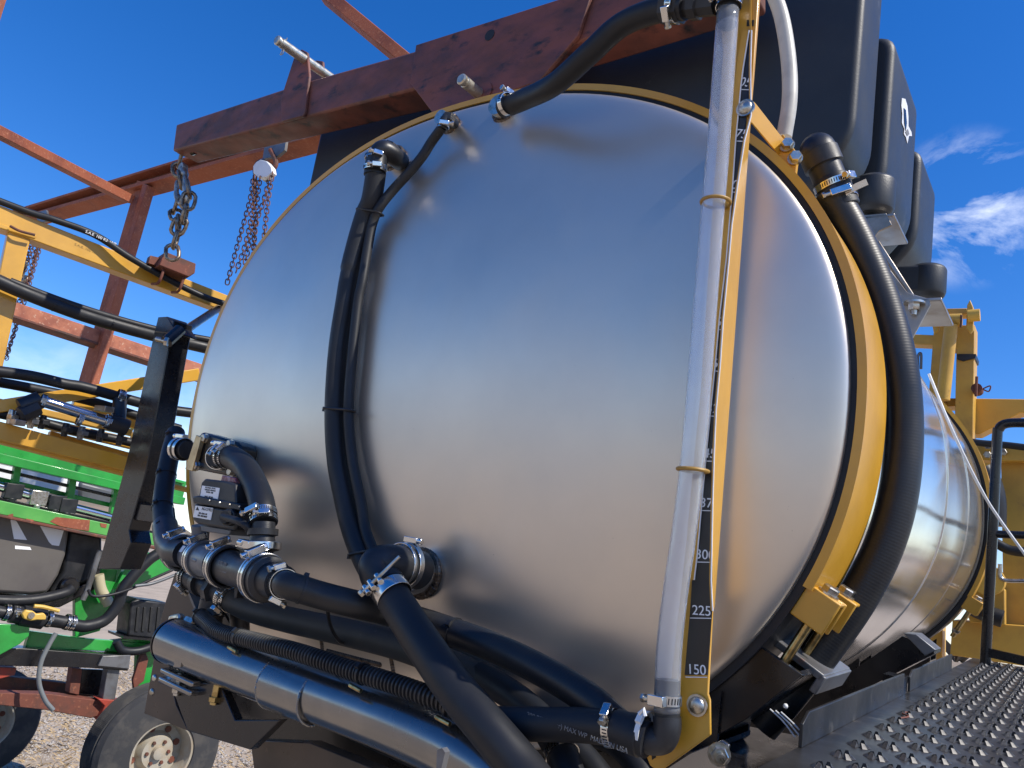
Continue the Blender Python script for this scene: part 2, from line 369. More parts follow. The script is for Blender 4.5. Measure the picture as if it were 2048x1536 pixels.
for i in range(ns+1):
    s = -.004+(LT+.35)*i/ns
    for k in range(NT): t = 2*math.pi*k/NT; q = .0016*math.sin(s*9+t*2)*math.sin(t*5+s*2); p = rimpt(t, s, -.0112+q); vs.append(p)
for i in range(ns):
    for k in range(NT): k2 = (k+1) % NT; fs.append((i*NT+k, i*NT+k2, (i+1)*NT+k2, (i+1)*NT+k))
fs.append([ns*NT+k for k in range(NT)]); g_.add(vs, fs); obj('barrel', g_, shellm, tank, smooth=60)
for s in (.62, 1.12, 1.62):
    g_ = G(); ringsec(g_, 0, 2*math.pi, 160, s, s+.006, -.0116, -.0092, True); obj('barrel_seam', g_, shellm, tank, smooth=60)
def bead(g, o, d, r, t=.006, n=46):                          # lumpy weld bead round a pipe stub
    x, y = perp(d)
    for k in range(n):
        a = 2*math.pi*k/n; c = V3(o)+(x*math.cos(a)+y*math.sin(a))*r; tt = (y*math.cos(a)-x*math.sin(a))
        g.lathe(c-tt*t*1.1, tt, [(0, t*.3), (t*.5, t*random.uniform(.8, 1.05)), (t*1.4, t*random.uniform(.9, 1.15)), (t*2.0, t*.4)], 7)
    return g
def stub(x, y, r, ln, oval=1):
    p = E(x, y, 0); g = G(); g.lathe(p-N*.02, N, [(0, r*1.0), (ln+.02, r), (ln+.02, r*.8)], 28); o = obj('pipe_stub', g, zinc if r < .04 else clampm, tank)
    g = G(); bead(g, p+N*.003, N, r+.003); obj('weld_bead', g, weld, o); return p
for x, y, r, ln in ((1010, 222, .024, .03), (902, 250, .017, .04), (790, 318, .026, .05), (845, 1146, .041, .05)): stub(x, y, r, ln)
# lower weld scars of the sump bracket
for (x0, y0, x1, y1) in ((655, 1302, 763, 1330), (642, 1278, 646, 1312), (782, 1318, 788, 1352)):
    g_ = G(); a, b = E(x0, y0, 0), E(x1, y1, 0); n_ = int((b-a).length/.005)
    for k in range(n_):
        c_ = a.lerp(b, k/n_); g_.ball(c_-N*.002, N, .006, .005, 8)
    obj('weld_bead', g_, weld, tank)
# ------------------------------------------------------------------ straps
def strap(s, w, label, t0, t1, ln=.008):
    st = thing('tank_strap', label, 'strap', rimpt(t1, s), 'gold steel straps round the stainless tank')
    g = G(); ringsec(g, t0, t1, 150, s, s+.006, -.0, .014); ringsec(g, t0, t1, 150, s+.006, s+w, .004, .013); obj('band', g, gold, st, smooth=40)
    g = G(); ringsec(g, 0, 2*math.pi, 150, s+.004, s+w+ln, -.0108, .0035, True); obj('rubber_liner', g, rubber, st, smooth=40)
    return st
s1 = strap(0, BW, 'wide gold strap round the near end of the stainless tank', R(215), R(-21.5))
s2 = strap(LT, .075, 'gold strap round the far end of the stainless tank, beside the yellow mast', R(215), R(-21.5))
def lug(st, s, sc_=1.):
    t = R(-21); a = rimpt(t, s, 0); b = rimpt(R(-25), s, 0); tg = (b-a).normalized(); o_ = A.cross(tg); o_ = o_ if o_.dot(U) > 0 else -o_
    c_ = a+tg*.026+o_*.030
    g = G(); g.box(c_, tg*.027, o_*.027, A*.003); l_ = obj('strap_lug', g, gold, st, bevel=.002)
    g = G(); g.box(c_+A*.034, tg*.027, o_*.027, A*.003); g.box(c_+A*.017-o_*.026, tg*.027, o_*.003, A*.0139); g.box(c_+A*.017-tg*.024+o_*.0015, tg*.003, o_*.024, A*.0138); obj('strap_lug', g, gold, st, bevel=.002)
    q = c_+A*.017-tg*.027; g = G(); g.lathe(q, tg, [(-.003, .016), (0, .016)], 20); g.hexa(q-tg*.003, -tg, .0125, .010); h_ = obj('bolt', g, zinc, st); g = G(); g.lathe(q, tg, [(.001, .0075), (.165, .0075)], 14); obj('bolt_shank', g, yzinc, h_)
    g = G(); g.hexa(q+tg*.135, tg, .013, .012); obj('nut', g, zinc, h_)
    return c_, tg, o_
for s in (.012, .112): lg = lug(s1, s)
for s in (LT+.003, LT+.038): lg2 = lug(s2, s)
def saddle(s, lbl, lg, depth=.15, boltpad=True):
    c_, tg, o_ = lg
    sd_ = thing('tank_saddle', lbl, 'saddle', rimpt(R(-70), s, .1), 'black steel saddles carrying the stainless tank')
    # curved channel hugging the tank from underneath
    pl = [rimpt(R(a), s+.005, .012) for a in range(-38, -146, -3)]; lo_ = [rimpt(R(a), s+.005, .012)+(-W)*(.15 if a < -46 else .075) for a in range(-38, -146, -3)]
    for off in (0, depth-.008):
        g = G(); g.prism([p+A*off for p in pl+lo_[::-1]], A*.008); obj('web_plate', g, bpaint, sd_)
    g = G(); m_ = len(pl)
    vs = []; fs = []
    for p in lo_: vs += [p-A*.004, p+A*(depth+.004)]
    for p in lo_: p2 = p-W*.008; vs += [p2-A*.004, p2+A*(depth+.004)]
    for i in range(m_-1): fs += [(2*i, 2*i+2, 2*i+3, 2*i+1), (2*m_+2*i, 2*m_+2*i+1, 2*m_+2*i+3, 2*m_+2*i+2), (2*i, 2*i+1, 2*m_+2*i+1, 2*m_+2*i)]
    g.add(vs, fs); obj('flange_plate', g, bpaint, sd_)
    if boltpad:
        q = c_+tg*.092; g = G(); g.box(q+A*.05, o_*.048, A*.085, tg*.006); obj('bolt_plate', g, graym, sd_, bevel=.002)
        g = G(); g.box(q+A*.05+tg*.012+o_*.046, o_*.006, A*.085, tg*.016); obj('welded_edge', g, graym, sd_, bevel=.002)
    return sd_
saddle(.0, 'black gloss saddle with a grey bolt plate under the near gold strap', lg)
saddle(.95, 'plain black saddle arm between the two gold straps', lg, boltpad=False)
saddle(LT, 'black saddle under the far gold strap', lg2, boltpad=False)
for s in (0.0, .95):                                         # arm rising along the tank's lower flank
    t_ = thing('saddle_arm', 'black box arm leaning up to the bolt plate of the near strap' if s == 0 else 'black box arm with a grey end cap halfway along the tank', 'arm', rimpt(R(-60), s, .05), 'black arms of the tank saddles')
    a, b = (H(1380, 1395, -.03), H(1575, 1290, -.03)) if s == 0 else (H(1612, 1425, -.95), H(1850, 1290, -.95))
    if s == 0:
        g = G(); pts = [(1330, 1440), (1440, 1352), (1520, 1293), (1605, 1350), (1490, 1440), (1330, 1530)]; g.prism([H(x, y, -.012) for x, y in pts], A*.012); obj('side_plate', g, bpaint, t_, bevel=.001)
        g = G(); pts = [(1330, 1532), (1490, 1441), (1608, 1352), (1600, 1342), (1484, 1430), (1330, 1518)]; g.prism([H(x, y, -.024) for x, y in pts], A*.12); obj('bottom_flange', g, bpaint, t_)
    else:
        g = G(); pts = [(1585, 1425), (1700, 1345), (1805, 1272), (1868, 1306), (1740, 1372), (1600, 1436)]; g.prism([H(x, y, -s) for x, y in pts], A*.010); obj('side_plate', g, bpaint, t_, bevel=.001)
        g = G(); pts = [(1806, 1266), (1832, 1268), (1872, 1300), (1850, 1312)]; g.prism([H(x, y, -s+.004) for x, y in pts], A*.09); obj('end_cap', g, graym, t_, bevel=.002)
        g = G(); pts = [(1585, 1437), (1740, 1373), (1868, 1308), (1868, 1300), (1738, 1366), (1585, 1430)]; g.prism([H(x, y, -s+.002) for x, y in pts], A*.12); obj('bottom_flange', g, bpaint, t_)
# ------------------------------------------------------------------ hose tools
def clamp(par, p, d, r, w=.013, side=None, name='hose_clamp', screw=.03, m=None):
    g = G(); g.band(p, d, r, w, .0013); c_ = obj(name, g, m or clampm, par)
    d = d.normalized(); x, y = perp(d)
    if side is None: side = (EYE-p)+W*.5
    o_ = (side-d*side.dot(d)).normalized(); tg = d.cross(o_)
    q = p+o_*(r+.006); g = G(); g.box(q, tg*screw*.36, d*w*.55, o_*.005); obj('screw_housing', g, m or clampm, c_, bevel=.0012)
    g = G(); g.lathe(q+tg*screw*.25, tg, [(0, .0042), (screw*.35, .0042)], 12); g.hexa(q+tg*screw*.55, tg, .0062, .005); obj('screw', g, zinc, c_)
    sl = G(); n_ = max(14, int(2*math.pi*r/.0042))            # slots punched in the band
    for k in range(n_):
        a_ = math.pi*2*k/n_; e = (o_*math.cos(a_)+tg*math.sin(a_))
        if -.2 > math.cos(a_): continue
        t2 = d.cross(e); sl.box(p+e*(r+.0014), d*w*.30+t2*.0004, t2*.0008, e*.0003)
    s_ = obj('slots', sl, slot, c_); s_['kind'] = 'stuff'
    return c_
def tie(par, p, d, r, m=None, tail=None, w=.004):
    d = d.normalized(); o_ = (EYE-p)*.3-U*.6+W*.2; o_ = (o_-d*o_.dot(d)).normalized(); tg = d.cross(o_)
    g = G(); g.band(p, d, r, w, .0015, 28); g.box(p+o_*(r+.003), tg*.005, d*.004, o_*.0035); return obj('cable_tie', g, m or blackp, par)
def hose(label, pts, r, m=None, name='black_hose', cat='hose', ties=(), clamps=(), group='black hoses on the tank end', sp=10):
    t = thing(name, label, cat, pts[0], group); g = G(); g.tube(pts, r, 24, sp=sp); obj('hose_body', g, m or rubber, t, smooth=50)
    P = spline(pts, sp)
    def at(f): i = min(len(P)-2, max(0, int(f*(len(P)-1)))); fr = f*(len(P)-1)-i; return P[i].lerp(P[i+1], fr), (P[i+1]-P[i]).normalized()
    for f in ties: p, d = at(f); tie(t, p, d, r)
    for f in clamps: p, d = at(f); clamp(t, p, d, r+.0004)
    return t, at
# big hose + thin hose strapped together down the left of the domed end
ht, at = hose('thick black hose bowing down the left of the domed end to the lower elbow', [E(752, 345, .070), E(743, 400, .050), E(731, 430, .042), E(716, 480, .036), E(700, 545, .032), E(690, 605, .030), E(676, 700, .028), E(669, 820, .028), E(674, 920, .030), E(689, 1000, .034), E(704, 1060, .042), E(722, 1108, .055), E(738, 1140, .07)], [.0235]*40+[.0213]*101)
thn, at2 = hose('thin black hose joining the thick hose from a small elbow at the tank top', [E(885, 254, .05), E(863, 284, .038), E(846, 311, .034), E(821, 342, .032), E(787, 379, .034), E(760, 413, .040), E(746, 443, .036), E(738, 480, .032), E(725, 560, .029), E(716, 605, .028), E(705, 705, .026), E(697, 820, .026), E(705, 920, .028), E(721, 1000, .032), E(731, 1060, .040), E(748, 1106, .06)], .0112)
for (xa, ya, xb, yb, h_) in ((733, 425, 755, 427, .043), (669, 820, 697, 821, .028), (722, 1108, 746, 1102, .058)):
    ca, cb = E(xa, ya, h_), E(xb, yb, h_); d_ = (cb-ca).normalized(); nn_ = (N-d_*N.dot(d_)).normalized(); lp = []
    for k in range(25):
        a_ = 2*math.pi*k/24; lp.append((cb+d_*math.cos(a_)*.0135+nn_*math.sin(a_)*.0135) if math.cos(a_) > 0 else (ca+d_*math.cos(a_)*.0235+nn_*math.sin(a_)*.0235))
    g_ = G(); g_.tube(lp, .0026, 6, sp=0); g_.box(ca-d_*.026+nn_*.004, d_*.004, nn_*.005, W*.005); obj('cable_tie', g_, blackp, ht)
# top elbow on the thick hose
el = thing('hose_elbow', 'black elbow with two steel clamps where the thick hose meets the tank top', 'elbow', E(775, 310, .04), 'black elbows on the domed end')
g_ = G(); g_.tube([E(800, 322, .012), E(790, 314, .045), E(768, 300, .078), E(756, 312, .082), E(752, 345, .075)], .0225, 24, sp=8); obj('elbow_body', g_, blackp, el)
g_ = G(); g_.lathe(E(775, 303, .066), (E(775, 303, .066)-E(795, 318, .03)), [(-.012, .0255), (.008, .0255), (.008, .022)], 8); obj('hex_collar', g_, blackp, el)
dd = E(744, 390, .06)-E(753, 320, .08)
g_ = G(); g_.lathe(E(753, 322, .078), dd, [(0, .0250), (.036, .0250)], 28); obj('hose_cuff', g_, rubber, el)
clamp(el, E(753, 318, .079), dd+N*.012, .0256, .010, side=U-W*.4+N*.8); clamp(el, E(751, 336, .077), dd-N*.012, .0256, .010, side=U-W*.9+N*.6)
el = thing('hose_elbow', 'small black elbow of the thin hose beside the two upper tank stubs', 'elbow', E(895, 246, .03), 'black elbows on the domed end')
g_ = G(); g_.tube([E(908, 248, .01), E(900, 238, .045), E(890, 240, .055), E(885, 258, .05)], .0115, 18); g_.lathe(E(897, 238, .05), W, [(-.006, .015), (.010, .015)], 6); obj('elbow_body', g_, blackp, el)
clamp(el, E(887, 252, .051), W+N*.1, .0125, .009, side=U+N)
# hose from the top stub to the head of the gauge
hg, ath = hose('black hose curving up from the tank top to the head of the sight tube', [E(1006, 216, .05), E(1050, 198, .065), H(1110, 168, .13), H(1178, 108, .155), H(1240, 52, .16), H(1310, 22, .17), H(1372, 14, .175)], .0215, sp=12)
clamp(hg, E(1014, 208, .06), E(1050, 198, .065)-E(1006, 216, .05), .0222, .011, side=W-U*.2)
p0, p1 = H(1330, 19, .17), H(1425, 8, .175)
fit_ = thing('barbed_fitting', 'black barbed fitting with a steel clamp at the head of the sight tube', 'fitting', p1)
g_ = G(); dd = p1-p0; g_.lathe(p0, dd, [(0, .0262), (.035, .0262), (.036, .018), (.052, .018), (.053, .023), (.068, .023), (.07, .019), (.1, .019)], 8, ); obj('fitting_body', g_, blackp, fit_)
clamp(fit_, H(1352, 14, .172), dd, .0266, .012, side=-W+N*.8, screw=.035)
# ------------------------------------------------------------------ sight gauge
gp = thing('gauge_post', 'tall gold angle post carrying the black number strip in front of the tank end', 'gauge', H(1370, 1500, .15))
HG = .150
back = [(1425, -30), (1518, -30), (1508, 120), (1503, 200), (1490, 280), (1476, 370), (1464, 450), (1458, 520), (1447, 640), (1441, 730), (1433, 818), (1429, 908), (1426, 1008), (1425, 1110), (1425, 1214), (1416, 1388), (1420, 1400), (1421, 1470), (1330, 1536), (1322, 1545), (1300, 1532), (1293, 1515), (1296, 1492), (1312, 1478), (1322, 1440), (1340, 1380), (1372, 1100), (1400, 800), (1425, 400), (1445, 100)]
g_ = G(); g_.prism([H(x, y, HG) for x, y in back], A*.005); obj('post_plate', g_, gold, gp, bevel=.0015)
# right leg of the angle and the plates that overlap the number strip
xr = lambda y: 1521-(y-0)*.0757
lft = [(60, 1499, 1502), (130, 1488, 1500), (167, 1483, 1500), (230, 1477, 1501), (280, 1472, 1488), (370, 1466, 1474), (450, 1459, 1462.5), (520, 1453, 1456.5), (640, 1439, 1445), (730, 1431, 1439), (818, 1422, 1431), (908, 1413, 1427), (1008, 1404, 1424), (1110, 1395, 1422), (1160, 1389, 1421), (1222, 1380, 1424), (1350, 1370, 1415)]
sxr = [(1420+(1499-1420)*(1-(y-60)/1290.) if 0 else r) for y, l, r in lft]
# strip: a full width decal plate (behind), flange plates in front leave only a window
full = [(y, c-w, min(c+w, {60: 1502, 167: 1500, 280: 1488, 450: 1463, 640: 1445, 818: 1431, 1008: 1424, 1222: 1424, 1350: 1415}[y])) for y, c, w in [(60, 1500, 9), (167, 1491, 19), (280, 1480, 20), (450, 1461, 21), (640, 1442, 21), (818, 1427, 21), (1008, 1414, 20), (1222, 1402, 22), (1350, 1392, 23)]]
g_ = G(); g_.prism([H(l, y, HG+.0025) for y, l, r in full]+[H(r, y, HG+.0025) for y, l, r in full[::-1]], A*.0015); st_ = obj('number_strip', g_, stripm, gp)
vals = [(150, 1340), (225, 1222), (300, 1110), (375, 1007), (450, 908), (525, 818), (600, 728), (675, 645), (750, 560), (825, 465), (900, 370), (975, 268), (1050, 165)]
for v, y in vals:
    ti = max(0, min(1, (y-60)/1290)); cx_ = 1500-(y-60)*(108/1290.)
    cx_ = {150: 1393, 225: 1403, 300: 1410, 375: 1419, 450: 1426, 525: 1432, 600: 1443, 675: 1450, 900: 1470, 975: 1477, 1050: 1491}.get(v, cx_)
    p = H(cx_, y, HG+.0030); xd = H(cx_+10, y+.8, HG+.003)-p; yd = H(cx_+1, y-10, HG+.003)-p
    def ex(k, yy):
        for (y0, l0, r0), (y1, l1, r1) in zip(lft, lft[1:]):
            if y0 <= yy <= y1: f = (yy-y0)/(y1-y0); return (l0+(l1-l0)*f, r0+(r1-r0)*f)[k]
    l_, r_ = ex(0, y)+.8, ex(1, y)-.8
    if r_-l_ < 4: continue
    text(str(v), p, xd, yd, wpx(27, p), ink, st_, 'number', clip=((H(l_, y, HG), -xd.normalized()), (H(r_, y, HG), xd.normalized())))
    g2 = G(); g2.bar(H(ex(0, min(1350, y+13))+1, y+14, HG+.003), H(ex(1, min(1350, y+13))-1, y+14.6, HG+.003), wpx(1.6, p), .0003, yd); obj('tick_line', g2, ink, st_)
def edge(pts, off=.0058, w=2.0, m=ink):
    g = G(); g.prism([H(x, y, HG+off) for x, y in pts]+[H(x+w, y, HG+off) for x, y in pts[::-1]], A*.0016); return g
LE = [(y, l) for y, l, r in lft if y < 1200]; RE = [(y, r) for y, l, r in lft if y < 1230]
rp = [(r, y) for y, r in RE]; R2 = [(xr(y), y) for y, r in RE]
TOPL = [(1502, -30), (1502, 40)]; fr = TOPL+[(r+1.5, y) for y, r in RE]; bk = [xr(y) for x, y in fr]
g_ = G(); vs = []
for (x, y), xb in zip(fr, bk):
    a = H(x, y, HG+.004); d_ = .075 if y > 150 else .035; b = L((H(xb, y, HG-d_)-C).dot(U), (a-C).dot(W), HG-d_); vs += [a, b, a-U*.003, b-U*.003]
n_ = len(fr); g_.add(vs, [f for i in range(n_-1) for f in ((4*i, 4*i+4, 4*i+5, 4*i+1), (4*i+2, 4*i+3, 4*i+7, 4*i+6), (4*i, 4*i+2, 4*i+6, 4*i+4))]); obj('right_leg', g_, gold, gp)
obj('strip_edge', edge(rp, .0056, 1.9), ink, gp)
lp = [(l, y) for y, l in LE]; L2 = [(l-(24 if y > 200 else 14), y) for y, l in LE]
g_ = G(); g_.prism([H(x, y, HG+.0052) for x, y in lp]+[H(x, y, HG+.0052) for x, y in L2[::-1]], A*.0020); obj('left_flange', g_, gold, gp)
obj('strip_edge', edge([(l-1.9, y) for y, l in LE], .0056, 1.9), ink, gp)
# right leg of the angle turned back towards the tank
for x, y in ((1393, 1411), (1490, 215)):
    p = H(x, y, HG+.006); g_ = G(); g_.lathe(p-N*.004, N, [(0, .0145), (.004, .0145)], 24); g_.ball(p, N, .0115, .006, 24); obj('carriage_bolt', g_, zinc, gp)
for (pts) in ([(1302, 1500), (1310, 1496), (1312, 1515), (1304, 1520)], [(1317, 1462), (1325, 1450), (1330, 1456), (1322, 1470)]):
    g_ = G(); g_.prism([H(x, y, HG+.0006) for x, y in pts], A*.0004); obj('slot', g_, slot, gp)
p = H(1500, 46, HG+.0006); g_ = G(); g_.prism([H(x, y, HG+.0008) for x, y in ((1494, 40), (1508, 40), (1507, 52), (1493, 52))], A*.0006); obj('slot', g_, slot, gp)
# clear sight tube
tb = thing('sight_tube', 'long clear vinyl sight tube standing left of the gold post', 'tube', H(1335, 1440, .185))
HT = .178
tp = [(1456, 22), (1448, 130), (1436, 300), (1424, 440), (1412, 590), (1402, 720), (1391, 860), (1381, 960), (1366, 1080), (1350, 1190), (1339, 1290), (1335, 1370), (1334, 1425)]
ctr = [H(x, y, HT) for x, y in tp]; P = spline(ctr, 6)
g_ = G(); g_.tube(P, .0178, 28, sp=0, cap=False); obj('tube_wall', g_, clear, tb, smooth=60)
md = tb.children[0].modifiers.new('wall', 'SOLIDIFY'); md.thickness = .0022; md.offset = -1
for x, y in ((1429, 405), (1383, 940)):
    p = H(x, y, HT); d_ = H(x-1, y+12, HT)-p; g_ = G(); e_ = d_.normalized(); x_, y_ = perp(e_)
    n_ = 36; pts = [p+(x_*math.cos(2*math.pi*k/n_)+y_*math.sin(2*math.pi*k/n_))*.0215+U*.002 for k in range(n_+1)]; g_.tube(pts, .0028, 8, sp=0); obj('o_ring', g_, mat('ochre_band', (.36, .2, .035), .5) if 'ochre_band' not in MT else MT['ochre_band'], tb)
p = H(1457, 24, HT); d_ = ctr[1]-ctr[0]
g_ = G(); g_.lathe(H(1459, -25, HT), d_, [(0, .0195), (.035, .0195), (.036, .0165), (.055, .0165), (.07, .0155)], 24); obj('top_cuff', g_, rubber, tb); clamp(tb, H(1458, 8, HT), d_, .0200, .012, side=N, screw=.034)
p = H(1335, 1412, HT); d_ = ctr[-1]-ctr[-2]; clamp(tb, H(1335, 1399, HT), d_, .0183, .013, side=N-U*.2, screw=.036)
g_ = G(); g_.tube([H(1334, 1432, HT), H(1334, 1455, HT), H(1325, 1478, HT), H(1300, 1480, HT+.002), H(1270, 1474, HT+.004)], .0190, 22); obj('bottom_elbow', g_, blackp, tb)
g_ = G(); g_.band(H(1335, 1398, HT), d_, .0150, .05, .0022, 24); obj('barb', g_, slot, tb)
# ------------------------------------------------------------------ gold arm from the strap to the post
arm = thing('gauge_bracket', 'flat gold arm with two bolts running from the near strap up to the gauge post', 'bracket', H(1580, 330, 0))
g_ = G(); g_.prism([H(1497, 195, .04), H(1510, 205, .02), H(1578, 292, -.06), H(1563, 316, -.06), H(1503, 244, .03), H(1492, 243, .05)], (W*.0+A*.008-U*.002)); obj('flat_bar', g_, gold, arm, bevel=.001)
g_ = G(); g_.prism([H(x, y, -.052) for x, y in ((1559, 272), (1566, 268), (1596, 308), (1590, 355), (1556, 322))], A*.010); obj('tab', g_, gold, arm, bevel=.0015)
for x, y in ((1574, 290), (1590, 316)):
    p = H(x, y, -.048); g_ = G(); g_.lathe(p, N, [(-.003, .013), (.002, .013)], 20); g_.hexa(p, N+U*.4, .0105, .012); obj('bolt', g_, zinc, arm)
# ------------------------------------------------------------------ the big hose along the right flank
bh, at = hose('fattest black hose arching down the right flank across the gold strap', [H(1652, 385, -.16), H(1680, 420, -.175), H(1722, 500, -.19), H(1766, 610, -.20), H(1797, 730, -.20), H(1808, 850, -.20), H(1798, 980, -.19), H(1768, 1090, -.18), H(1718, 1190, -.17), H(1650, 1290, -.16), H(1585, 1375, -.15), H(1520, 1450, -.14)], .0305, ribhose, sp=14)
d_ = H(1690, 440, -.18)-H(1640, 320, -.15)
cf = thing('hose_elbow', 'large black elbow with two banded clamps at the top of the fattest hose', 'elbow', H(1640, 320, -.15), 'black elbows on the domed end')
o_ = H(1637, 305, -.15)
g_ = G(); g_.tube([o_+W*.0-d_.normalized()*.008+A*.03, o_-d_.normalized()*.004, o_+d_.normalized()*.03], .0325, 28); g_.ball(o_, -d_, .0325, .026, 28)
g_.lathe(o_+d_.normalized()*.028, d_, [(-.03, .0325), (-.028, .0355), (.002, .0355), (.003, .030), (.03, .030)], 28); obj('elbow_body', g_, blackp, cf)
g_ = G(); g_.lathe(o_+d_.normalized()*.055, d_, [(0, .0305), (.004, .0320), (.062, .0325), (.064, .0308)], 28); obj('hose_cuff', g_, rubber, cf)
clamp(cf, o_+d_.normalized()*.070, d_, .0323, .012, side=N*.3+U); c2_ = clamp(cf, o_+d_.normalized()*.100, d_+N*.02, .0330, .012, side=N+U*.35, screw=.05)
q = o_+d_.normalized()*.100+N*.026+U*.018; g_ = G(); vs = [q, q+U*.02+W*.010, q+U*.036+W*.016]; e_ = d_.normalized()*.006
g_.add([vs[0]-e_, vs[0]+e_, vs[1]-e_, vs[1]+e_, vs[2]-e_, vs[2]+e_]+[v+N*.001 for v in (vs[0]-e_, vs[0]+e_, vs[1]-e_, vs[1]+e_, vs[2]-e_, vs[2]+e_)], [(0, 1, 3, 2), (2, 3, 5, 4), (6, 8, 9, 7), (8, 10, 11, 9)]); obj('band_tail', g_, clampm, c2_)
# milky hose behind the post
hose('milky white hose hanging behind the gold post in front of the black tank', [H(1535, -40, -.14), H(1562, 30, -.16), H(1577, 120, -.17), H(1579, 200, -.17), H(1568, 275, -.17)], .0150, milky, 'milky_hose', group=None)
# ------------------------------------------------------------------ rinse tank
rt = thing('rinse_tank', 'big black moulded poly tank with upright ribs sitting above the stainless tank', 'tank', L(0, .72, -1))
BH = -.50
def mold(g, prof, h0, h1, rad=.04, n=5):                      # rounded extrusion of a profile
    m = len(prof); cx_ = sum((p-C).dot(U) for p in prof)/m; cz = sum((p-C).dot(W) for p in prof)/m
    pr = [((p-C).dot(U)-cx_, (p-C).dot(W)-cz) for p in prof]; vs = []; rings = []
    for k in range(2*(n+1)):
        if k <= n: a = math.pi/2*k/n; ins = rad*(1-math.sin(a)); h = h0-rad*(1-math.cos(a))
        else: a = math.pi/2*(k-n-1)/n; ins = rad*(1-math.cos(a)); h = h1+rad*(1-math.sin(a))
        for x, z in pr:
            l = math.hypot(x, z); vs.append(L(cx_+x-ins*x/l*1.2, cz+z-ins*z/l*1.2, h))
    fs = [list(range(m-1, -1, -1)), [(2*n+1)*m+k for k in range(m)]]
    for i in range(2*n+1):
        for k in range(m): k2 = (k+1) % m; fs.append((i*m+k, i*m+k2, (i+1)*m+k2, (i+1)*m+k))
    return g.add(vs, fs)
def rprof(pts, h, rad=.05, n=5):
    P = [L(u, z, h) for u, z in pts]; o = []
    for i in range(len(P)):
        a, b, c = P[i-1], P[i], P[(i+1) % len(P)]; r = min(rad, (a-b).length*.45, (c-b).length*.45)
        p, q = b+(a-b).normalized()*r, b+(c-b).normalized()*r
        for k in range(n+1): t = k/n; o.append(p*(1-t)**2+b*2*t*(1-t)+q*t*t)
    return o
g_ = G(); mold(g_, rprof([(-1.27, 1.27), (-1.29, .40), (.45, .40), (.62, .60), (.73, .74), (.73, 1.27)], BH, .05), BH, -.69, .018); obj('front_chamber', g_, poly, rt, smooth=40)
g_ = G(); mold(g_, rprof([(-1.18, 1.02), (-1.18, .42), (.40, .42), (.55, .62), (.62, .76), (.62, .95), (.58, 1.02)], -.6, .04), -.60, -1.8, .01); obj('core', g_, poly, rt, smooth=40)
g_ = G(); mold(g_, rprof([(-1.27, 1.16), (-1.27, .50), (.50, .50), (.64, .60), (.752, .74), (.752, 1.16)], -.75, .05), -.75, -1.12, .020); obj('middle_chamber', g_, poly, rt, smooth=40)
g_ = G(); mold(g_, rprof([(-1.27, 1.07), (-1.27, .55), (.50, .55), (.64, .62), (.752, .76), (.752, 1.07)], -1.22, .05), -1.22, -1.52, .02); obj('rear_chamber', g_, poly, rt, smooth=40)
for x, y, h, r in ((1748, 360, -.66, .050), (1856, 535, -1.08, .048)):
    p = H(x, y, h); g_ = G(); g_.lathe(p, -W, [(-.004, r*.55), (0, r*.92), (.012, r), (.075, r), (.09, r*.9), (.097, r*.6)], 26); g_.box(p-W*.045-U*.045, U*.045, A*.045, W*.040); obj('foot', g_, poly, rt, bevel=.008, smooth=40)
UP = Plane(L(.752, 0, 0), U)
for nm, pts, m, off in (('bird_emblem', [(1808, 190), (1815, 192), (1819, 206), (1821, 228), (1821, 246), (1827, 258), (1828, 266), (1822, 266), (1819, 281), (1816, 268), (1812, 262), (1813, 252), (1808, 240), (1809, 222), (1807, 205)], white, .002), ('emblem_inlay', [(1812, 210), (1816, 214), (1818, 240), (1816, 256), (1813, 240)], stripm, .0035), ('emblem_inlay', [(1815, 258), (1820, 252), (1823, 262), (1819, 266)], gink, .0035)):
    g_ = G(); g_.prism([UP.p(x-4, y+6, off) for x, y in pts], -U*.001); obj(nm, g_, m, rt)
# ------------------------------------------------------------------ bracket under the rinse tank
br = thing('tank_bracket', 'bare stainless bracket holding the feet of the black tank above the big hose', 'bracket', H(1800, 600, -.8))
hb = -.62
g_ = G(); g_.prism([H(x, y, hb) for x, y in ((1725, 430), (1772, 426), (1784, 450), (1758, 462), (1745, 480), (1750, 500), (1815, 585), (1858, 598), (1861, 610), (1812, 700), (1790, 640))], A*.006); obj('web_plate', g_, bronze, br, bevel=.001)
g_ = G(); a = H(1815, 588, hb); g_.bar(H(1752, 480, hb)+A*.12, H(1822, 588, hb)+A*.12, .010, .22, U); obj('inclined_flange', g_, bronze, br, bevel=.002)
g_ = G(); g_.box(H(1838, 600, hb)+A*.10, U*.045, A*.10, W*.004); obj('foot_plate', g_, bronze, br, bevel=.002)
g_ = G(); g_.box(H(1752, 433, hb)+A*.09, U*.040, A*.09, W*.004); obj('foot_plate', g_, bronze, br, bevel=.002)
p = H(1829, 604, hb+.01); g_ = G(); g_.lathe(p, -W, [(0, .022), (.005, .022)], 20); g_.hexa(p-W*.005, -W, .013, .014); g_.lathe(p-W*.018, -W, [(0, .007), (.012, .006)], 12); obj('bolt', g_, zinc, br)
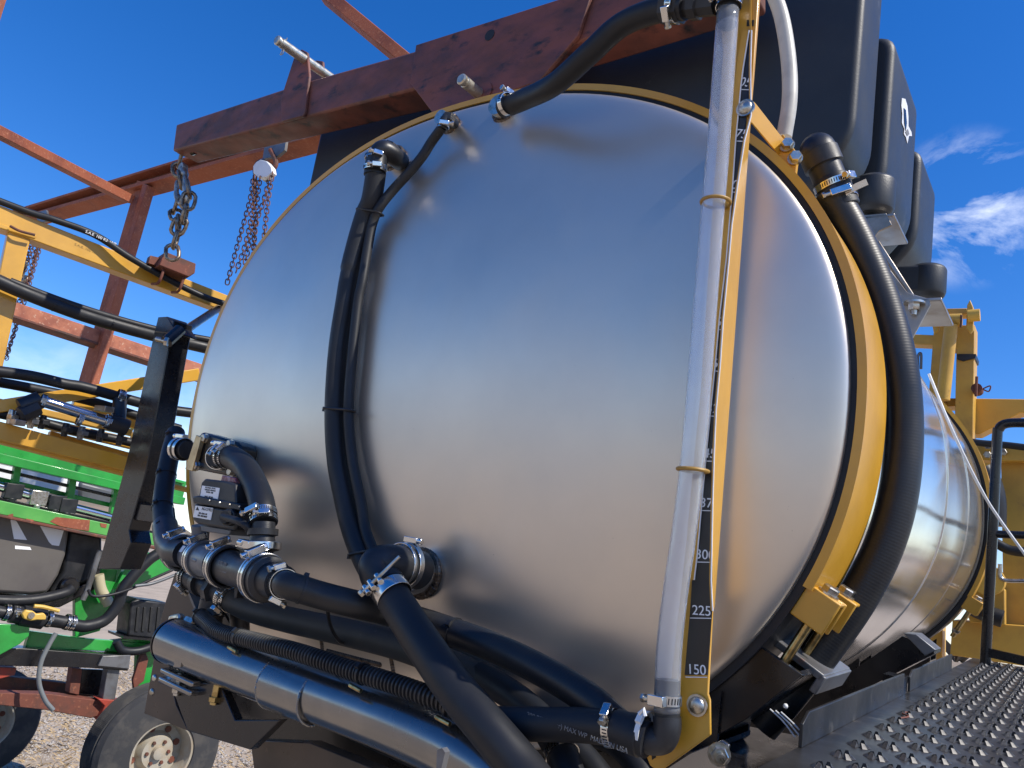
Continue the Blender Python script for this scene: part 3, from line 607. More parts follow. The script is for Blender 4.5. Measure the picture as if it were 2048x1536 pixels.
# ------------------------------------------------------------------ red lifting beam
hbm = -.30
lb = thing('lifting_beam', 'dark red primed lifting beam with a wide side plate slung over the tank', 'beam', H(350, 300, hbm))
def PX(pts, h): return [H(x, y, h) for x, y in pts]
g_ = G(); g_.prism(PX([(352, 249), (612, 163), (832, 101), (1160, -4), (1500, -115), (1500, -30), (1160, 83), (822, 180), (612, 234), (345, 302)], hbm), A*.12); obj('box_tube', g_, primer, lb, bevel=.008)
g_ = G(); g_.prism(PX([(832, 90), (1120, -2), (1185, -20), (1156, 70), (1078, 162), (870, 232), (820, 166)], hbm+.014), A*.0125); obj('side_plate', g_, primer, lb, bevel=.002)
g_ = G(); g_.prism(PX([(832, 90), (1120, -2), (1185, -20), (1156, 70), (1078, 162), (870, 232), (820, 166)], hbm-.135), A*.0125); obj('side_plate', g_, primer, lb, bevel=.002)
g_ = G(); g_.prism(PX([(870, 225), (975, 250), (1062, 178), (1100, 140), (900, 140)], hbm+.012), A*.01); obj('side_plate_foot', g_, primer, lb, bevel=.002)
for i, (pts, h) in enumerate((([(561, 204), (565, 186), (590, 108), (603, 98), (614, 104), (618, 150), (610, 222), (606, 232), (563, 243)], hbm+.012), ([(590, 180), (622, 132), (632, 120), (645, 122), (647, 165), (646, 185)], hbm-.125))):
    g_ = G(); g_.prism(PX(pts, h), A*.012); obj('lug_plate', g_, primer, lb, bevel=.003)
bead_ = G()
a, b = H(613, 168, hbm+.004), H(607, 232, hbm+.004); g_ = G(); g_.tube([a, b], .005, 8, sp=0); obj('weld_bead', g_, primer, lb)
a, b = H(1160, 2, hbm+.004), H(1153, 72, hbm+.004); g_ = G(); g_.tube([a, b], .004, 8, sp=0); obj('weld_bead', g_, slot, lb)
p = H(979, 70, hbm+.0150); g_ = G(); g_.lathe(p-N*.0008, N, [(0, .0175), (.0012, .0175)], 24); obj('empty_pin_hole', g_, slot, lb)
p = H(968, 184, hbm+.015); g_ = G(); g_.lathe(p-N*.001, N, [(0, .030), (.004, .030)], 24); obj('boss', g_, primer, lb)
def lpin(px, h0, ln, r, lbl, clip, dv=None):
    p = H(px[0], px[1], h0); dv = dv or N
    t = thing('lifting_pin', lbl, 'pin', p, 'steel pins through the lifting beam'); g = G()
    g.lathe(p-dv*.17, dv, [(0, r), (.17+ln-.02, r), (.17+ln-.019, r*.86), (.17+ln-.013, r*.86), (.17+ln-.012, r), (.17+ln-.004, r), (.17+ln, r*.75)], 28); obj('pin_shaft', g, mat('pin_steel', (.52, .50, .43), .35, .75, c2=(.40, .37, .30), scale=30, rvar=.1) if 'pin_steel' not in MT else MT['pin_steel'], t)
    if clip:
        q = p+dv*(ln-.035); g = G(); g.tube([q+W*.026+U*.01, q+W*.004, q-W*.02-U*.004, q-W*.035-U*.012, q-W*.034+U*.004, q-W*.012+U*.004], .0018, 8); obj('hairpin_clip', g, zinc, t)
        g = G(); g.lathe(q, W, [(-r-.004, .003), (r+.004, .003)], 8); obj('clip_leg', g, zinc, t)
lpin((608, 118), hbm+.012, .125, .0175, 'pale steel pin with a wire clip sticking out of the upright lug plate', True)
lpin((958, 188), hbm+.014, .085, .0165, 'grooved round steel pin sticking out of the wide red side plate', False)
# ------------------------------------------------------------------ chains
def link_geo(g, c, d, s, ln, wd, r, seg=7):
    pts = []; 
    for k in range(14):
        a = 2*math.pi*k/14; pts.append(c+d*(math.sin(a)*(wd/2)+math.copysign((ln-wd)/2, math.sin(a)) if abs(math.sin(a)) > 1e-6 else 0)*1.0+s*math.cos(a)*wd/2)
    pts.append(pts[0]); g.tube(pts, r, seg, cap=False, sp=0); return g
def chain(par, pts, ln, wd, r, m, single=False, stuff=False, n_sides=7):
    P = spline(pts, 10); arc = [0]
    for i in range(1, len(P)): arc.append(arc[-1]+(P[i]-P[i-1]).length)
    step = ln*.74; n = int(arc[-1]/step); big = G()
    for k in range(n):
        s = (k+.5)*step; i = max(j for j in range(len(arc)) if arc[j] <= s); i = min(i, len(P)-2)
        p = P[i].lerp(P[i+1], (s-arc[i])/(arc[i+1]-arc[i])); d = (P[i+1]-P[i]).normalized()
        x, y = perp(d); a = (R(35) if k % 2 else R(125))+random.uniform(-.2, .2); sd_ = x*math.cos(a)+y*math.sin(a)
        if stuff: link_geo(big, p, d, sd_, ln, wd, r, n_sides)
        else: g = G(); link_geo(g, p, (d+sd_*random.uniform(-.12, .12)).normalized(), sd_, ln, wd, r); obj('link', g, m, par, smooth=60)
    if stuff: o = obj('chain_strand', big, m, par, smooth=60); o['kind'] = 'stuff'
hc = hbm-.05
ch = thing('lifting_chain', 'short heavy chain with a grab hook hanging from the end of the red beam', 'chain', H(364, 302, hc))
g_ = G(); g_.box(H(372, 303, hc), U*.035, A*.02, W*.012); g_.lathe(H(384, 305, hc), U, [(0, .014), (.03, .014)], 12); obj('eye_bolt', g_, bpaint, ch, bevel=.003)
chain(ch, [H(364, 304, hc), H(358, 335, hc), H(362, 372, hc)], .080, .052, .0082, chainm)
g_ = G(); hk = [H(366, 338, hc), H(370, 352, hc), H(372, 374, hc), H(374, 394, hc), H(366, 408, hc), H(356, 400, hc), H(353, 384, hc), H(355, 360, hc)]
g_.tube(hk, [.017]*7+[.012]*7+[.015]*7+[.017]*7+[.015]*7+[.012]*7+[.010]*6+[.008, .005], 12, sp=7); g_.lathe(H(366, 336, hc), N, [(-.012, .020), (.012, .020)], 14); obj('grab_hook', g_, mat('hook_steel', (.42, .40, .36), .4, .8, c2=(.25, .2, .15), scale=40), ch, smooth=50)
chain(ch, [H(376, 368, hc), H(378, 392, hc), H(372, 420, hc), H(366, 440, hc), H(358, 452, hc), H(352, 478, hc), H(345, 500, hc), H(347, 522, hc)], .080, .052, .0082, chainm)
chain(ch, [H(356, 396, hc), H(350, 420, hc), H(357, 445, hc), H(352, 470, hc)], .080, .052, .0080, chainm)
# ------------------------------------------------------------------ red gantry of rusty steel
GP = vplane(40, 425, 7.4, 640, 245, 5.0)
def pb(name, plane, a, b, wa, wb, th, m, par, off=0., bevel=.004, cat=None):  # bar between photo points, widths in photo pixels
    A0, B0 = V3((a[0], a[1], 0)), V3((b[0], b[1], 0)); d = (B0-A0).normalized(); n = V3((-d.y, d.x, 0))
    q = [A0+n*wa/2, B0+n*wb/2, B0-n*wb/2, A0-n*wa/2]
    g = G(); g.prism([plane.p(v.x, v.y, off) for v in q], -plane.n*th); return obj(name, g, m, par, bevel=bevel)
gf = thing('steel_gantry', 'tall frame of rusty red beams standing behind the yellow boom', 'frame', GP.p(165, 760))
gf.location.z = 0
pb('main_beam_web', GP, (20, 432), (760, 212), 20, 32, .03, rustd, gf, -.06)
pb('upper_flange', GP, (20, 424), (760, 196), 4, 5, .16, rust, gf, .02)
pb('lower_flange', GP, (20, 441), (760, 231), 6, 9, .16, rust, gf, .02)
pb('post', GP, (280, 362), (142, 840), 13, 15, .04, rust, gf, -.02)
pb('post_flange', GP, (290, 368), (152, 840), 9, 11, .07, rust, gf, .03)
B1 = vplane(-60, 230, 4.3, 275, 398, 6.2); pb('diagonal_tie', B1, (-60, 229), (268, 400), 20, 17, .09, rust, gf)
B2 = vplane(600, -60, 4.0, 830, 130, 3.6); pb('cross_tie', B2, (640, -25), (840, 140), 25, 26, .09, rust, gf)
B3 = vplane(-20, 600, 5.2, 420, 745, 6.4); pb('lower_rail', B3, (-60, 588), (430, 750), 27, 25, .10, mat('pale_rust', (.40, .14, .075), .75, c2=(.26, .08, .045), scale=8, c3=(.5, .3, .2), s3=40, bump=.2, bscale=100), gf); pb('lower_rail_flange', B3, (-60, 604), (430, 764), 5, 5, .18, rustd, gf, .02)
g_ = G(); B4 = vplane(-30, 60, 4.0, 50, 60, 4.2); g_.prism([B4.p(x, y) for x, y in ((-40, -40), (22, -30), (-6, 60), (-60, 180))], -B4.n*.1); obj('near_post', g_, rust, gf)
pb('trolley_plate', GP, (73, 436), (95, 430), 22, 22, .02, graym, gf, .10)
# hoists
def hoist(px, body, lbl, strands, plate):
    t = thing('chain_hoist', lbl, 'hoist', GP.p(px[0], px[1], .1), 'hand chain hoists hanging from the red gantry')
    if plate:
        g = G(); g.prism([GP.p(x, y, .1) for x, y in plate], -GP.n*.02); obj('trolley_plate', g, graym, t)
    if body:
        c = GP.p(px[0], px[1], .12); r = wpx(19, c); g = G(); g.lathe(c-GP.n*.08, GP.n, [(0, r*.8), (.012, r), (.1, r), (.11, r*.8)], 28); obj('chain_wheel_cover', g, bpaint, t)
        g = G(); g.prism([GP.p(x, y, .16) for x, y in ((506, 332), (512, 324), (521, 319), (533, 322), (542, 333), (544, 344), (533, 354), (516, 355), (506, 345))], -GP.n*.04); obj('brake_cover', g, white, t, bevel=.004)
        g = G(); q = GP.p(548, 326, .1); g.tube([GP.p(541, 300, .1), GP.p(547, 312, .1), GP.p(552, 325, .1), GP.p(548, 336, .1), GP.p(540, 333, .1)], .016, 10); obj('top_hook', g, rustd, t)
    for s in strands: chain(t, [GP.p(x, y, .12+o) for x, y, o in s], .040, .025, .0040, rchain, stuff=True, n_sides=5)
    return t
hoist((523, 337), True, 'white chain hoist with loose rusty chains under the gantry beam', [[(507, 352, 0), (500, 400, 0), (478, 480, 0), (452, 575, 0)], [(513, 354, .02), (505, 420, .02), (492, 485, .02), (470, 550, .02)], [(520, 354, .04), (512, 420, .04), (508, 490, .04), (507, 560, .03)], [(541, 350, .0), (528, 400, 0), (512, 450, 0), (505, 530, 0)], [(545, 345, .03), (535, 410, .03), (528, 480, .03), (526, 540, .02)], [(509, 352, .05), (508, 420, .05), (499, 480, .05), (488, 540, .05)]], [(529, 292), (572, 280), (569, 300), (556, 311), (525, 318)])
t2 = hoist((60, 490), False, 'rusty hoist chains with a hook hanging behind the yellow post', [[(64, 480, 0), (58, 500, 0), (50, 530, 0)], [(84, 482, 0), (70, 530, 0), (38, 640, 0), (8, 722, 0)], [(80, 482, .04), (64, 530, .03), (34, 640, .03), (12, 722, .02)], [(76, 482, .02), (58, 560, .02), (15, 650, .02), (0, 690, .02)], [(70, 480, 0), (58, 520, 0), (46, 550, .0)]], [(60, 476), (82, 480), (80, 486), (62, 483)])
g_ = G(); g_.ball(GP.p(51, 530, .12), N, .05, .05); g_.tube([GP.p(50, 530, .12), GP.p(45, 548, .12), GP.p(42, 558, .12), GP.p(50, 562, .12), GP.p(53, 552, .12)], .018, 10); obj('load_hook', g_, chainm, t2)
# ------------------------------------------------------------------ yellow boom
BP = vplane(0, 430, 3.35, 440, 600, 3.95)
bm = thing('spray_boom', 'folded gold painted spray boom of square tubes running behind the tank', 'boom', BP.p(20, 900))
pb('top_chord', BP, (-60, 410), (470, 613), 44, 31, .085, gold, bm)
pb('upright', BP, (42, 455), (-30, 790), 46, 46, .08, gold, bm, -.01)
pb('gusset_plate', BP, (-20, 445), (72, 474), 10, 8, .09, gold, bm, .004)
pb('diagonal_brace', BP, (-60, 822), (400, 748), 26, 24, .05, gold, bm, .03)
pb('lower_chord', BP, (-60, 846), (340, 950), 38, 27, .08, gold, bm, .10)
pb('lower_chord', BP, (-60, 812), (340, 908), 16, 14, .07, gold, bm, -.05)
pb('nozzle_channel', BP, (70, 838), (345, 900), 12, 12, .06, goldfar, bm, -.12)
pb('rear_chord', BP, (150, 800), (420, 905), 22, 18, .06, gold, bm, -.3)
pb('rear_chord', BP, (-60, 790), (330, 880), 14, 12, .06, goldfar, bm, -.25)
pb('rear_chord', BP, (100, 868), (345, 935), 14, 12, .06, goldfar, bm, -.2)
pb('rear_chord', BP, (-60, 866), (400, 985), 8, 8, .10, goldfar, bm, .06)
hoses_b = [('thin black hose lying along the top of the gold boom', [BP.p(-20, 395, .0), BP.p(60, 425, .01), BP.p(110, 440, .02), BP.p(190, 470, .03), BP.p(260, 515, .05), BP.p(330, 555, .06), BP.p(400, 590, .06), BP.p(450, 608, .05)], .0155),
           ('thick black hose sagging under the top chord of the gold boom', [BP.p(-20, 555, .05), BP.p(60, 590, .05), BP.p(160, 628, .06), BP.p(250, 655, .06), BP.p(330, 676, .05), BP.p(410, 695, .04), BP.p(450, 705, .04)], .030),
           ('second black hose taped on top of the sagging boom hose', [BP.p(20, 562, .06), BP.p(90, 590, .06), BP.p(170, 618, .07), BP.p(260, 645, .07), BP.p(340, 665, .06), BP.p(420, 680, .05)], .016),
           ('dusty black feed pipe along the lower left of the gold boom', [BP.p(-40, 738, .1), BP.p(60, 752, .1), BP.p(130, 768, .1), BP.p(170, 775, .09), BP.p(260, 800, .08), BP.p(330, 818, .08), BP.p(400, 828, .07)], .024)]
hoses_b += [('black pipe run crossing behind the gold diagonal brace', [BP.p(-40, 758, -.1), BP.p(60, 776, -.1), BP.p(180, 802, -.1), BP.p(300, 840, -.1), BP.p(360, 858, -.1)], .022),
            ('dark hose tucked between the gold lower chord and the stainless pipe', [BP.p(-40, 822, .0), BP.p(60, 838, .0), BP.p(150, 862, .0), BP.p(240, 880, .0), BP.p(340, 905, .0)], .020)]
bh_ = {}
for i, (l, p, r) in enumerate(hoses_b): bh_[i], _ = hose(l, p, r, group='black hoses along the gold boom', ties=(.25, .45, .7) if i in (1,) else ())
P_ = spline(hoses_b[3][1], 10)
clamp(bh_[3], BP.p(240, 795, .09), BP.p(260, 800, .09)-BP.p(230, 790, .09), .0365, .03)
g_ = G(); g_.prism([BP.p(x, y, .031) for x, y in ((188, 468), (222, 480), (221, 488), (187, 476))], BP.n*.004)
text('S.A.E. 100 R2  WP', BP.p(202, 476, .052), BP.p(220, 485, .052)-BP.p(190, 472, .052), W, .018, ink, bh_[0], 'hose_print')
# stainless boom pipes with fittings
sp_ = thing('boom_pipe', 'bright stainless boom pipe with clamps below the gold brace', 'pipe', BP.p(90, 805, .2))
g_ = G(); a, b = BP.p(88, 803, .16), BP.p(212, 842, .16); g_.tube([a, b], .024, 24, sp=0); obj('pipe_body', g_, bluestain, sp_)
for x, y, r in ((85, 803, .030), (215, 843, .030), (160, 838, .028)):
    c_ = BP.p(x, y, .16); clamp(sp_, c_, b-a, r, .02)
g_ = G(); g_.tube([BP.p(40, 815, .16), BP.p(80, 800, .16)], .038, 18, sp=0); g_.tube([BP.p(42, 830, .18), BP.p(75, 815, .17)], .036, 8, sp=0); obj('tee_fitting', g_, blackp, sp_)
g_ = G(); g_.tube([BP.p(218, 843, .16), BP.p(255, 856, .16)], .037, 18, sp=0); g_.tube([BP.p(240, 800, .1), BP.p(236, 850, .15)], .03, 16, sp=0); obj('tee_fitting', g_, blackp, sp_)
for x, y, l_ in ((208, 818, .05), (35, 845, .03)): g_ = G(); g_.box(BP.p(x, y, .18), U*l_, W*.012, A*.02); obj('pipe_bracket', g_, bronze, sp_, bevel=.002)
g_ = G(); g_.tube([BP.p(265, 868, .1), BP.p(345, 892, .1)], .024, 20, sp=0); obj('pipe_body', g_, bluestain, sp_)
random.seed(5)
for k in range(9):
    x = 20+k*36+random.uniform(-8, 8); y = 826+(x)*.22+random.uniform(-6, 6); q = BP.p(x, y, .12)
    g_ = G(); g_.lathe(q, W, [(-.03, .012), (0, .016), (.03, .013)], 10); g_.box(q+U*.02, U*.022, W*.010, A*.014); obj('nozzle_body', g_, random.choice((blackp, graym, zinc)), sp_, bevel=.002)
# clamp channel where the chain is tied
cc = thing('beam_clamp', 'rusty channel with two bent u bolts clamped on the gold boom under the chain', 'clamp', BP.p(345, 530))
g_ = G(); g_.prism([BP.p(x, y, .14) for x, y in ((331, 503), (392, 527), (390, 546), (378, 554), (318, 530))], -BP.n*.14); obj('channel', g_, rustd, cc, bevel=.004)
g_ = G(); g_.prism([BP.p(x, y, .08) for x, y in ((301, 511), (322, 516), (316, 532), (297, 526))], -BP.n*.05); obj('end_block', g_, rustd, cc)
for x in (322, 362):
    y = 536+(x-322)*.42; g_ = G(); g_.tube([BP.p(x+8, y-8, .10), BP.p(x+2, y+14, .12), BP.p(x-6, y+30, .10), BP.p(x-18, y+32, .02)], .0065, 10); obj('u_bolt', g_, rustd, cc)
g_ = G(); a_ = BP.p(80, 468, .02); g_.tube([BP.p(20, 452, .02), BP.p(40, 462, .03), BP.p(70, 470, .03)], .006, 8); obj('weld_bead', g_, rustd, bm)
# ------------------------------------------------------------------ black post
KP = vplane(215, 1120, 2.75, 330, 640, 2.95)
KP = Plane(H(280, 900, -.12)-N*.35, N)
kp = thing('black_post', 'glossy black box post with a cut foot standing left of the tank', 'post', KP.p(230, 1130))
def KX(pts, o=0.): return [KP.p(x, y, o) for x, y in pts]
g_ = G(); g_.prism(KX([(316, 634), (348, 640), (336, 700), (290, 950), (258, 1060), (262, 1085), (240, 1138), (196, 1138), (200, 1118), (258, 900), (308, 665)]), A*.09); obj('box_tube', g_, bpaint, kp, bevel=.004)
g_ = G(); g_.prism(KX([(316, 634), (334, 633), (353, 664), (352, 668), (309, 664)], .003), A*.095); obj('end_cap', g_, bpaint, kp, bevel=.003)
g_ = G(); g_.prism(KX([(241, 1002), (322, 1012), (326, 1048), (236, 1036)], -.01), A*.06); obj('cross_bar', g_, bpaint, kp, bevel=.004)
g_ = G(); g_.tube([KP.p(342, 680, .02), KP.p(365, 664, -.1), KP.p(450, 608, -.5)], .019, 14, sp=0); g_.tube([KP.p(333, 684, .04), KP.p(360, 660, -.02)], .026, 12, sp=0); obj('strut', g_, bpaint, kp)
g_ = G(); g_.tube([KP.p(314, 678, .05), KP.p(334, 683, .04)], .011, 12, sp=0); g_.hexa(KP.p(336, 684, .05), N-U, .02, .014); obj('bolt', g_, zinc, kp)
# ------------------------------------------------------------------ left plumbing on the tank
HV = lambda x, y, h=.13: H(x, y, h)
lh, at = hose('black hose with many cable ties running down the left edge of the tank', [H(352, 866, -.05), H(340, 910, 0), H(330, 965, .03), H(325, 1020, .06), H(332, 1060, .10), H(345, 1085, .13)], .0260)
for f in (.06, .35, .58, .80): p, d = at(f); tie(lh, p, d, .027)
g_ = G(); g_.tube([H(330, 1052, .09), H(336, 1085, .13), H(350, 1104, .16), H(372, 1108, .17)], .0315, 24); obj('elbow', g_, blackp, lh)
# flange block
fb = thing('flange_valve', 'square black flange fitting with steel bolts on the left of the tank end', 'valve', H(430, 905, .08))
g_ = G(); g_.prism(PX([(400, 866), (406, 864), (474, 884), (482, 894), (472, 948), (462, 953), (378, 936)], .125), A*.05); obj('flange_block', g_, bpaint, fb, bevel=.006)
g_ = G(); g_.prism(PX([(392, 870), (402, 874), (384, 942), (370, 938)], .140), A*.012); obj('side_plate', g_, mat('raw_brass_plate', (.62, .47, .26), .42, .85, c2=(.42, .28, .14), scale=12, c3=(.7, .62, .5), s3=20), fb, bevel=.001)
for x, y in ((413, 877), (464, 889), (396, 932), (466, 944)):
    p = H(x, y, .125); g_ = G(); g_.lathe(p, N, [(0, .012), (.003, .012)], 18); g_.hexa(p+N*.003, N, .0105, .009); obj('bolt', g_, zinc, fb)
for (x, y, h, d) in ((362, 898, .10, -U), (440, 915, .135, N*.8+U*.5)):
    p = H(x, y, h); g_ = G(); g_.lathe(p-d.normalized()*.03, d, [(0, .023), (.02, .023), (.021, .028), (.03, .028), (.031, .023), (.055, .023)], 28); c_ = obj('outlet_neck', g_, blackp, fb); 
    for k_, o in enumerate((-.012, .010)): g_ = G(); g_.band(p+d.normalized()*o, d, .0275, .010, .003, 32); obj('clamp_ring', g_, clampm, fb, bevel=.001)
    g_ = G(); q = p+W*.033-U*.010; g_.box(q, N*.009, W*.006, U*.018); g_.lathe(q-U*.018, -U, [(0, .007), (.016, .007)], 10); obj('clamp_screw', g_, clampm, fb, bevel=.002)
# hose from the flange to the manifold
vh, at = hose('short black hose arching from the square flange down to the manifold tee', [H(446, 914, .15), H(466, 916, .165), H(492, 936, .185), H(513, 975, .205), H(524, 1010, .225), H(527, 1048, .235)], .0262, group='black hoses on the tank end')
p0_, d0_ = at(.05); clamp(vh, p0_, d0_, .0270, .009); p0_, d0_ = at(.14); clamp(vh, p0_, d0_, .0270, .009); p0_, d0_ = at(.90); clamp(vh, p0_, d0_, .0270, .011, side=N+U*.3, screw=.04); p0_, d0_ = at(.97); clamp(vh, p0_, d0_, .0270, .010)
# manifold
mf_ = thing('valve_manifold', 'grey and black valve manifold joined by wide steel band clamps', 'manifold', H(450, 1130, .18), 'valve manifolds on the left of the tank end')
hm = .235
a, b = H(352, 1102, .13), H(575, 1170, .30); ax = (b-a).normalized(); LN = (b-a).length
def at_(f): return a.lerp(b, f)
g_ = G(); g_.lathe(a, ax, [(0, 0.0400), (LN*.06, 0.0400), (LN*.08, 0.0320), (LN*.26, 0.0304), (LN*.27, 0.0368), (LN*.46, 0.0352)], 32); obj('valve_body', g_, greyp, mf_, smooth=35)
g_ = G(); g_.lathe(at_(.27), W+N*.2, [(0, .018), (.062, .016)], 18); obj('valve_stem', g_, greyp, mf_)
g_ = G(); g_.lathe(at_(.36), ax, [(0, 0.0376), (.03, 0.0376)], 6); g_.lathe(at_(.27), W+N*.2, [(0, 0.0176), (.075, .020)], 18); obj('hex_body', g_, greyp, mf_, bevel=.002)
g_ = G(); g_.lathe(at_(.50), ax, [(0, 0.0416), (.012, 0.0416), (.013, 0.0352), (LN*.30, 0.0336), (LN*.31, 0.0416), (LN*.38, 0.0416), (LN*.385, 0.0320), (LN*.455, 0.0288), (LN*.46, 0.0320)], 32); obj('tee_body', g_, blackp, mf_, smooth=35)
g_ = G(); tq = H(524, 1085, hm); g_.lathe(H(520, 1130, hm), (tq-H(520, 1130, hm)), [(0, 0.0208), (.026, .024), (.028, .032), (.042, .032), (.043, .026), (.056, .024), (.058, .030), (.070, .030), (.071, .024), (.084, .022)], 28); obj('tee_branch', g_, blackp, mf_, smooth=35)
g_ = G(); q = H(524, 1092, hm); g_.band(q, tq-H(520, 1130, hm), .034, .015, .004, 32); k_ = obj('band_clamp', g_, clampm, mf_, bevel=.0015); g_ = G(); g_.box(H(492, 1088, hm+.03), U*.018, W*.008, N*.008); g_.lathe(H(484, 1086, hm+.035), -U, [(-.004, .007), (.012, 0.0056)], 10); obj('screw_housing', g_, clampm, k_, bevel=.0015)
for f, r in ((.06, .041), (.30, .0395), (.53, .042), (.83, .043)):
    p = at_(f)
    g_ = G(); g_.band(p, ax, r, .020, .0035, 40); k_ = obj('band_clamp', g_, clampm, mf_, bevel=.0012)
    g_ = G(); g_.band(p+ax*.0135, ax, r-.003, .009, .004, 40); obj('coupling_ring', g_, greyp if f < .4 else blackp, k_)
    o_ = (W*1.0+N*.55+U*.1); o_ = (o_-ax*o_.dot(ax)).normalized(); tg = ax.cross(o_); q = p+o_*(r+.011)
    g_ = G(); g_.box(q, tg*.017, ax*.0085, o_*.007); g_.lathe(q+tg*.014, tg, [(0, 0.0044), (.014, .0055)], 10); g_.hexa(q-tg*.016, -tg, .008, .007); g_.box(q-o_*.006, tg*.024, ax*.007, o_*.0012); obj('screw_housing', g_, clampm, k_, bevel=.0012)
    sl = G()
    for k in range(34):
        a_ = .35+k*.042; e = o_*math.cos(a_)+(N*1.0-ax*N.dot(ax)-o_*N.dot(o_)).normalized()*math.sin(a_); t2_ = ax.cross(e); sl.box(p+e*(r+.0032), ax*.0042, t2_*.0007, e*.0003)
    s_ = obj('slots', sl, slot, k_); s_['kind'] = 'stuff'
for x0, x1 in ((470, 478), (500, 511)):
    g_ = G(); g_.prism(PX([(x0, 1150), (x1+3, 1153), (x0+2, 1197), (x0-2, 1195)], hm+.012), A*.06); obj('support_fin', g_, blackp, mf_, bevel=.001)
# number on the tee
text('2 PSI 100\nMANIFOLD', at_(.62)+N*.035+W*.004, ax, W, .012, gink, mf_, 'moulded_lettering')
# small white sticker on the grey valve
g_ = G(); q = at_(.20)+N*.029+W*.015; x_, y_ = ax*.010, (W-N*.5)*.007; g_.prism([q-x_-y_, q+x_-y_, q+x_+y_, q-x_+y_], N*.0025); obj('sticker', g_, white, mf_)
# electric actuator
ac = thing('valve_actuator', 'square black electric valve actuator with two white labels on the manifold', 'actuator', H(440, 1060, .18))
hv = .235
g_ = G(); g_.prism(PX([(402, 965), (410, 957), (450, 962), (470, 968), (472, 1010), (468, 1014), (395, 1004)], hv), A*.075); obj('top_housing', g_, blackp, ac, bevel=.006)
g_ = G(); g_.prism(PX([(384, 993), (396, 991), (478, 1007), (480, 1022), (386, 1006)], hv+.006), A*.090); obj('rim', g_, blackp, ac, bevel=.003)
g_ = G(); g_.prism(PX([(388, 1007), (476, 1022), (472, 1058), (466, 1061), (394, 1048), (384, 1040)], hv), A*.075); obj('bottom_housing', g_, blackp, ac, bevel=.005)
g_ = G(); g_.prism(PX([(400, 1050), (462, 1060), (458, 1070), (402, 1062)], hv-.01), A*.06); obj('mount_plate', g_, greyp, ac, bevel=.002)
g_ = G(); g_.prism(PX([(441, 962), (444, 950), (470, 955), (472, 966)], hv-.02), A*.03); obj('red_indicator', g_, mat('red_window', (.28, .07, .08), .25, c2=(.5, .3, .3), scale=60), ac, bevel=.002)
g_ = G(); q = H(463, 1035, hv+.004); g_.lathe(q, N+U*.3, [(0, .018), (.012, .018), (.013, .015), (.022, .013)], 10); obj('cable_gland', g_, blackp, ac); g_ = G(); g_.tube([q+N*.02, H(485, 1046, hv+.03), H(503, 1066, hv+.01), H(520, 1090, hv-.05)], .0075, 12); obj('cable', g_, rubber, ac)
g_ = G(); g_.prism(PX([(404, 971), (439, 976), (435, 999), (400, 994)], hv+.0012), A*.0012); lb1 = obj('label_plate', g_, white, ac)
g_ = G(); g_.prism(PX([(391, 1011), (426, 1016), (421, 1040), (386, 1034)], hv+.0012), A*.0012); lb2 = obj('label_plate', g_, white, ac)
xd = H(439, 976, hv)-H(404, 971, hv); yd = H(404, 971, hv)-H(400, 994, hv)
text('AG121923', H(414, 1019, hv+.0016), xd, yd, .0090, dink, lb2, 'lettering'); text('SER. 0320-140\nP/N: 500520B29', H(405, 1030, hv+.0016), xd, yd, .0054, dink, lb2, 'lettering')
text('VOLTAGE: 12V DC\nTORQUE 120 IN-LB\nMODEL 1200\n\nDATE: 2017-08', H(419, 985, hv+.0016), xd, yd, .0048, dink, lb1, 'lettering')
g_ = G(); g_.prism(PX([(395, 1013), (398, 1021), (391, 1020)], hv+.0016), A*.0004); obj('triangle_mark', g_, dink, lb2)
for x, y in ((420, 1001), (440, 1005), (460, 1009), (480, 1013)): q = H(x, y, hv+.006); g_ = G(); g_.lathe(q, N, [(0, .0025), (.002, .002)], 8); obj('screw', g_, zinc, ac)
# second manifold below: tee
m2 = thing('valve_manifold', 'black tee fitting and short hose cuffs tucked under the grey valve', 'manifold', H(430, 1185, .12), 'valve manifolds on the left of the tank end')
g_ = G(); g_.tube([H(372, 1150, .13), H(455, 1192, .13)], .026, 26, sp=0); g_.tube([H(425, 1180, .13), H(427, 1235, .13)], .026, 26, sp=0); g_.lathe(H(427, 1200, .13), -W, [(0, .029), (.05, .029)], 24); g_.lathe(H(400, 1165, .13), ax, [(0, .030), (.025, .030)], 24); g_.lathe(H(428, 1180, .13), ax, [(0, .032), (.025, .032)], 8); obj('tee_body', g_, blackp, m2, smooth=35)
for x, y in ((378, 1153), (384, 1156)): clamp(m2, H(x, y, .13), ax, .0268, .010, side=N-W*1.2)
g_ = G(); g_.tube([H(478, 1212, .08), H(480, 1262, .06)], .022, 20, sp=0); obj('drop_leg', g_, blackp, m2)
# ------------------------------------------------------------------ lower hoses
h1, at = hose('long black hose from the manifold passing behind the fat drain hose down to the right', [b-ax*.025, b+ax*.015, H(640, 1190, .262), H(710, 1208, .22), H(800, 1230, .15), H(900, 1262, .14), H(1000, 1300, .14), H(1100, 1350, .15), H(1180, 1400, .16), H(1235, 1450, .16)], .0240, ribhose, ties=(.16, .565))
p0_, d0_ = at(.012); clamp(h1, p0_, d0_, .0255, .011, side=W+N*.4); p0_, d0_ = at(.036); clamp(h1, p0_, d0_, .0255, .011, side=-W+N*.4)
h2_, at = hose('dusty black hose running below the manifold hose under a long cable tie', [H(445, 1190, .13), H(500, 1218, .12), H(580, 1240, .11), H(680, 1262, .10), H(800, 1292, .09), H(900, 1330, .08), H(980, 1370, .07)], .0265, mat('dusty_rubber', (.034, .033, .031), .6, c2=(.055, .05, .042), scale=5, lo=.45, hi=.65, c3=(.14, .12, .09), s3=30, l3=.66, h3=.82, rvar=.1))
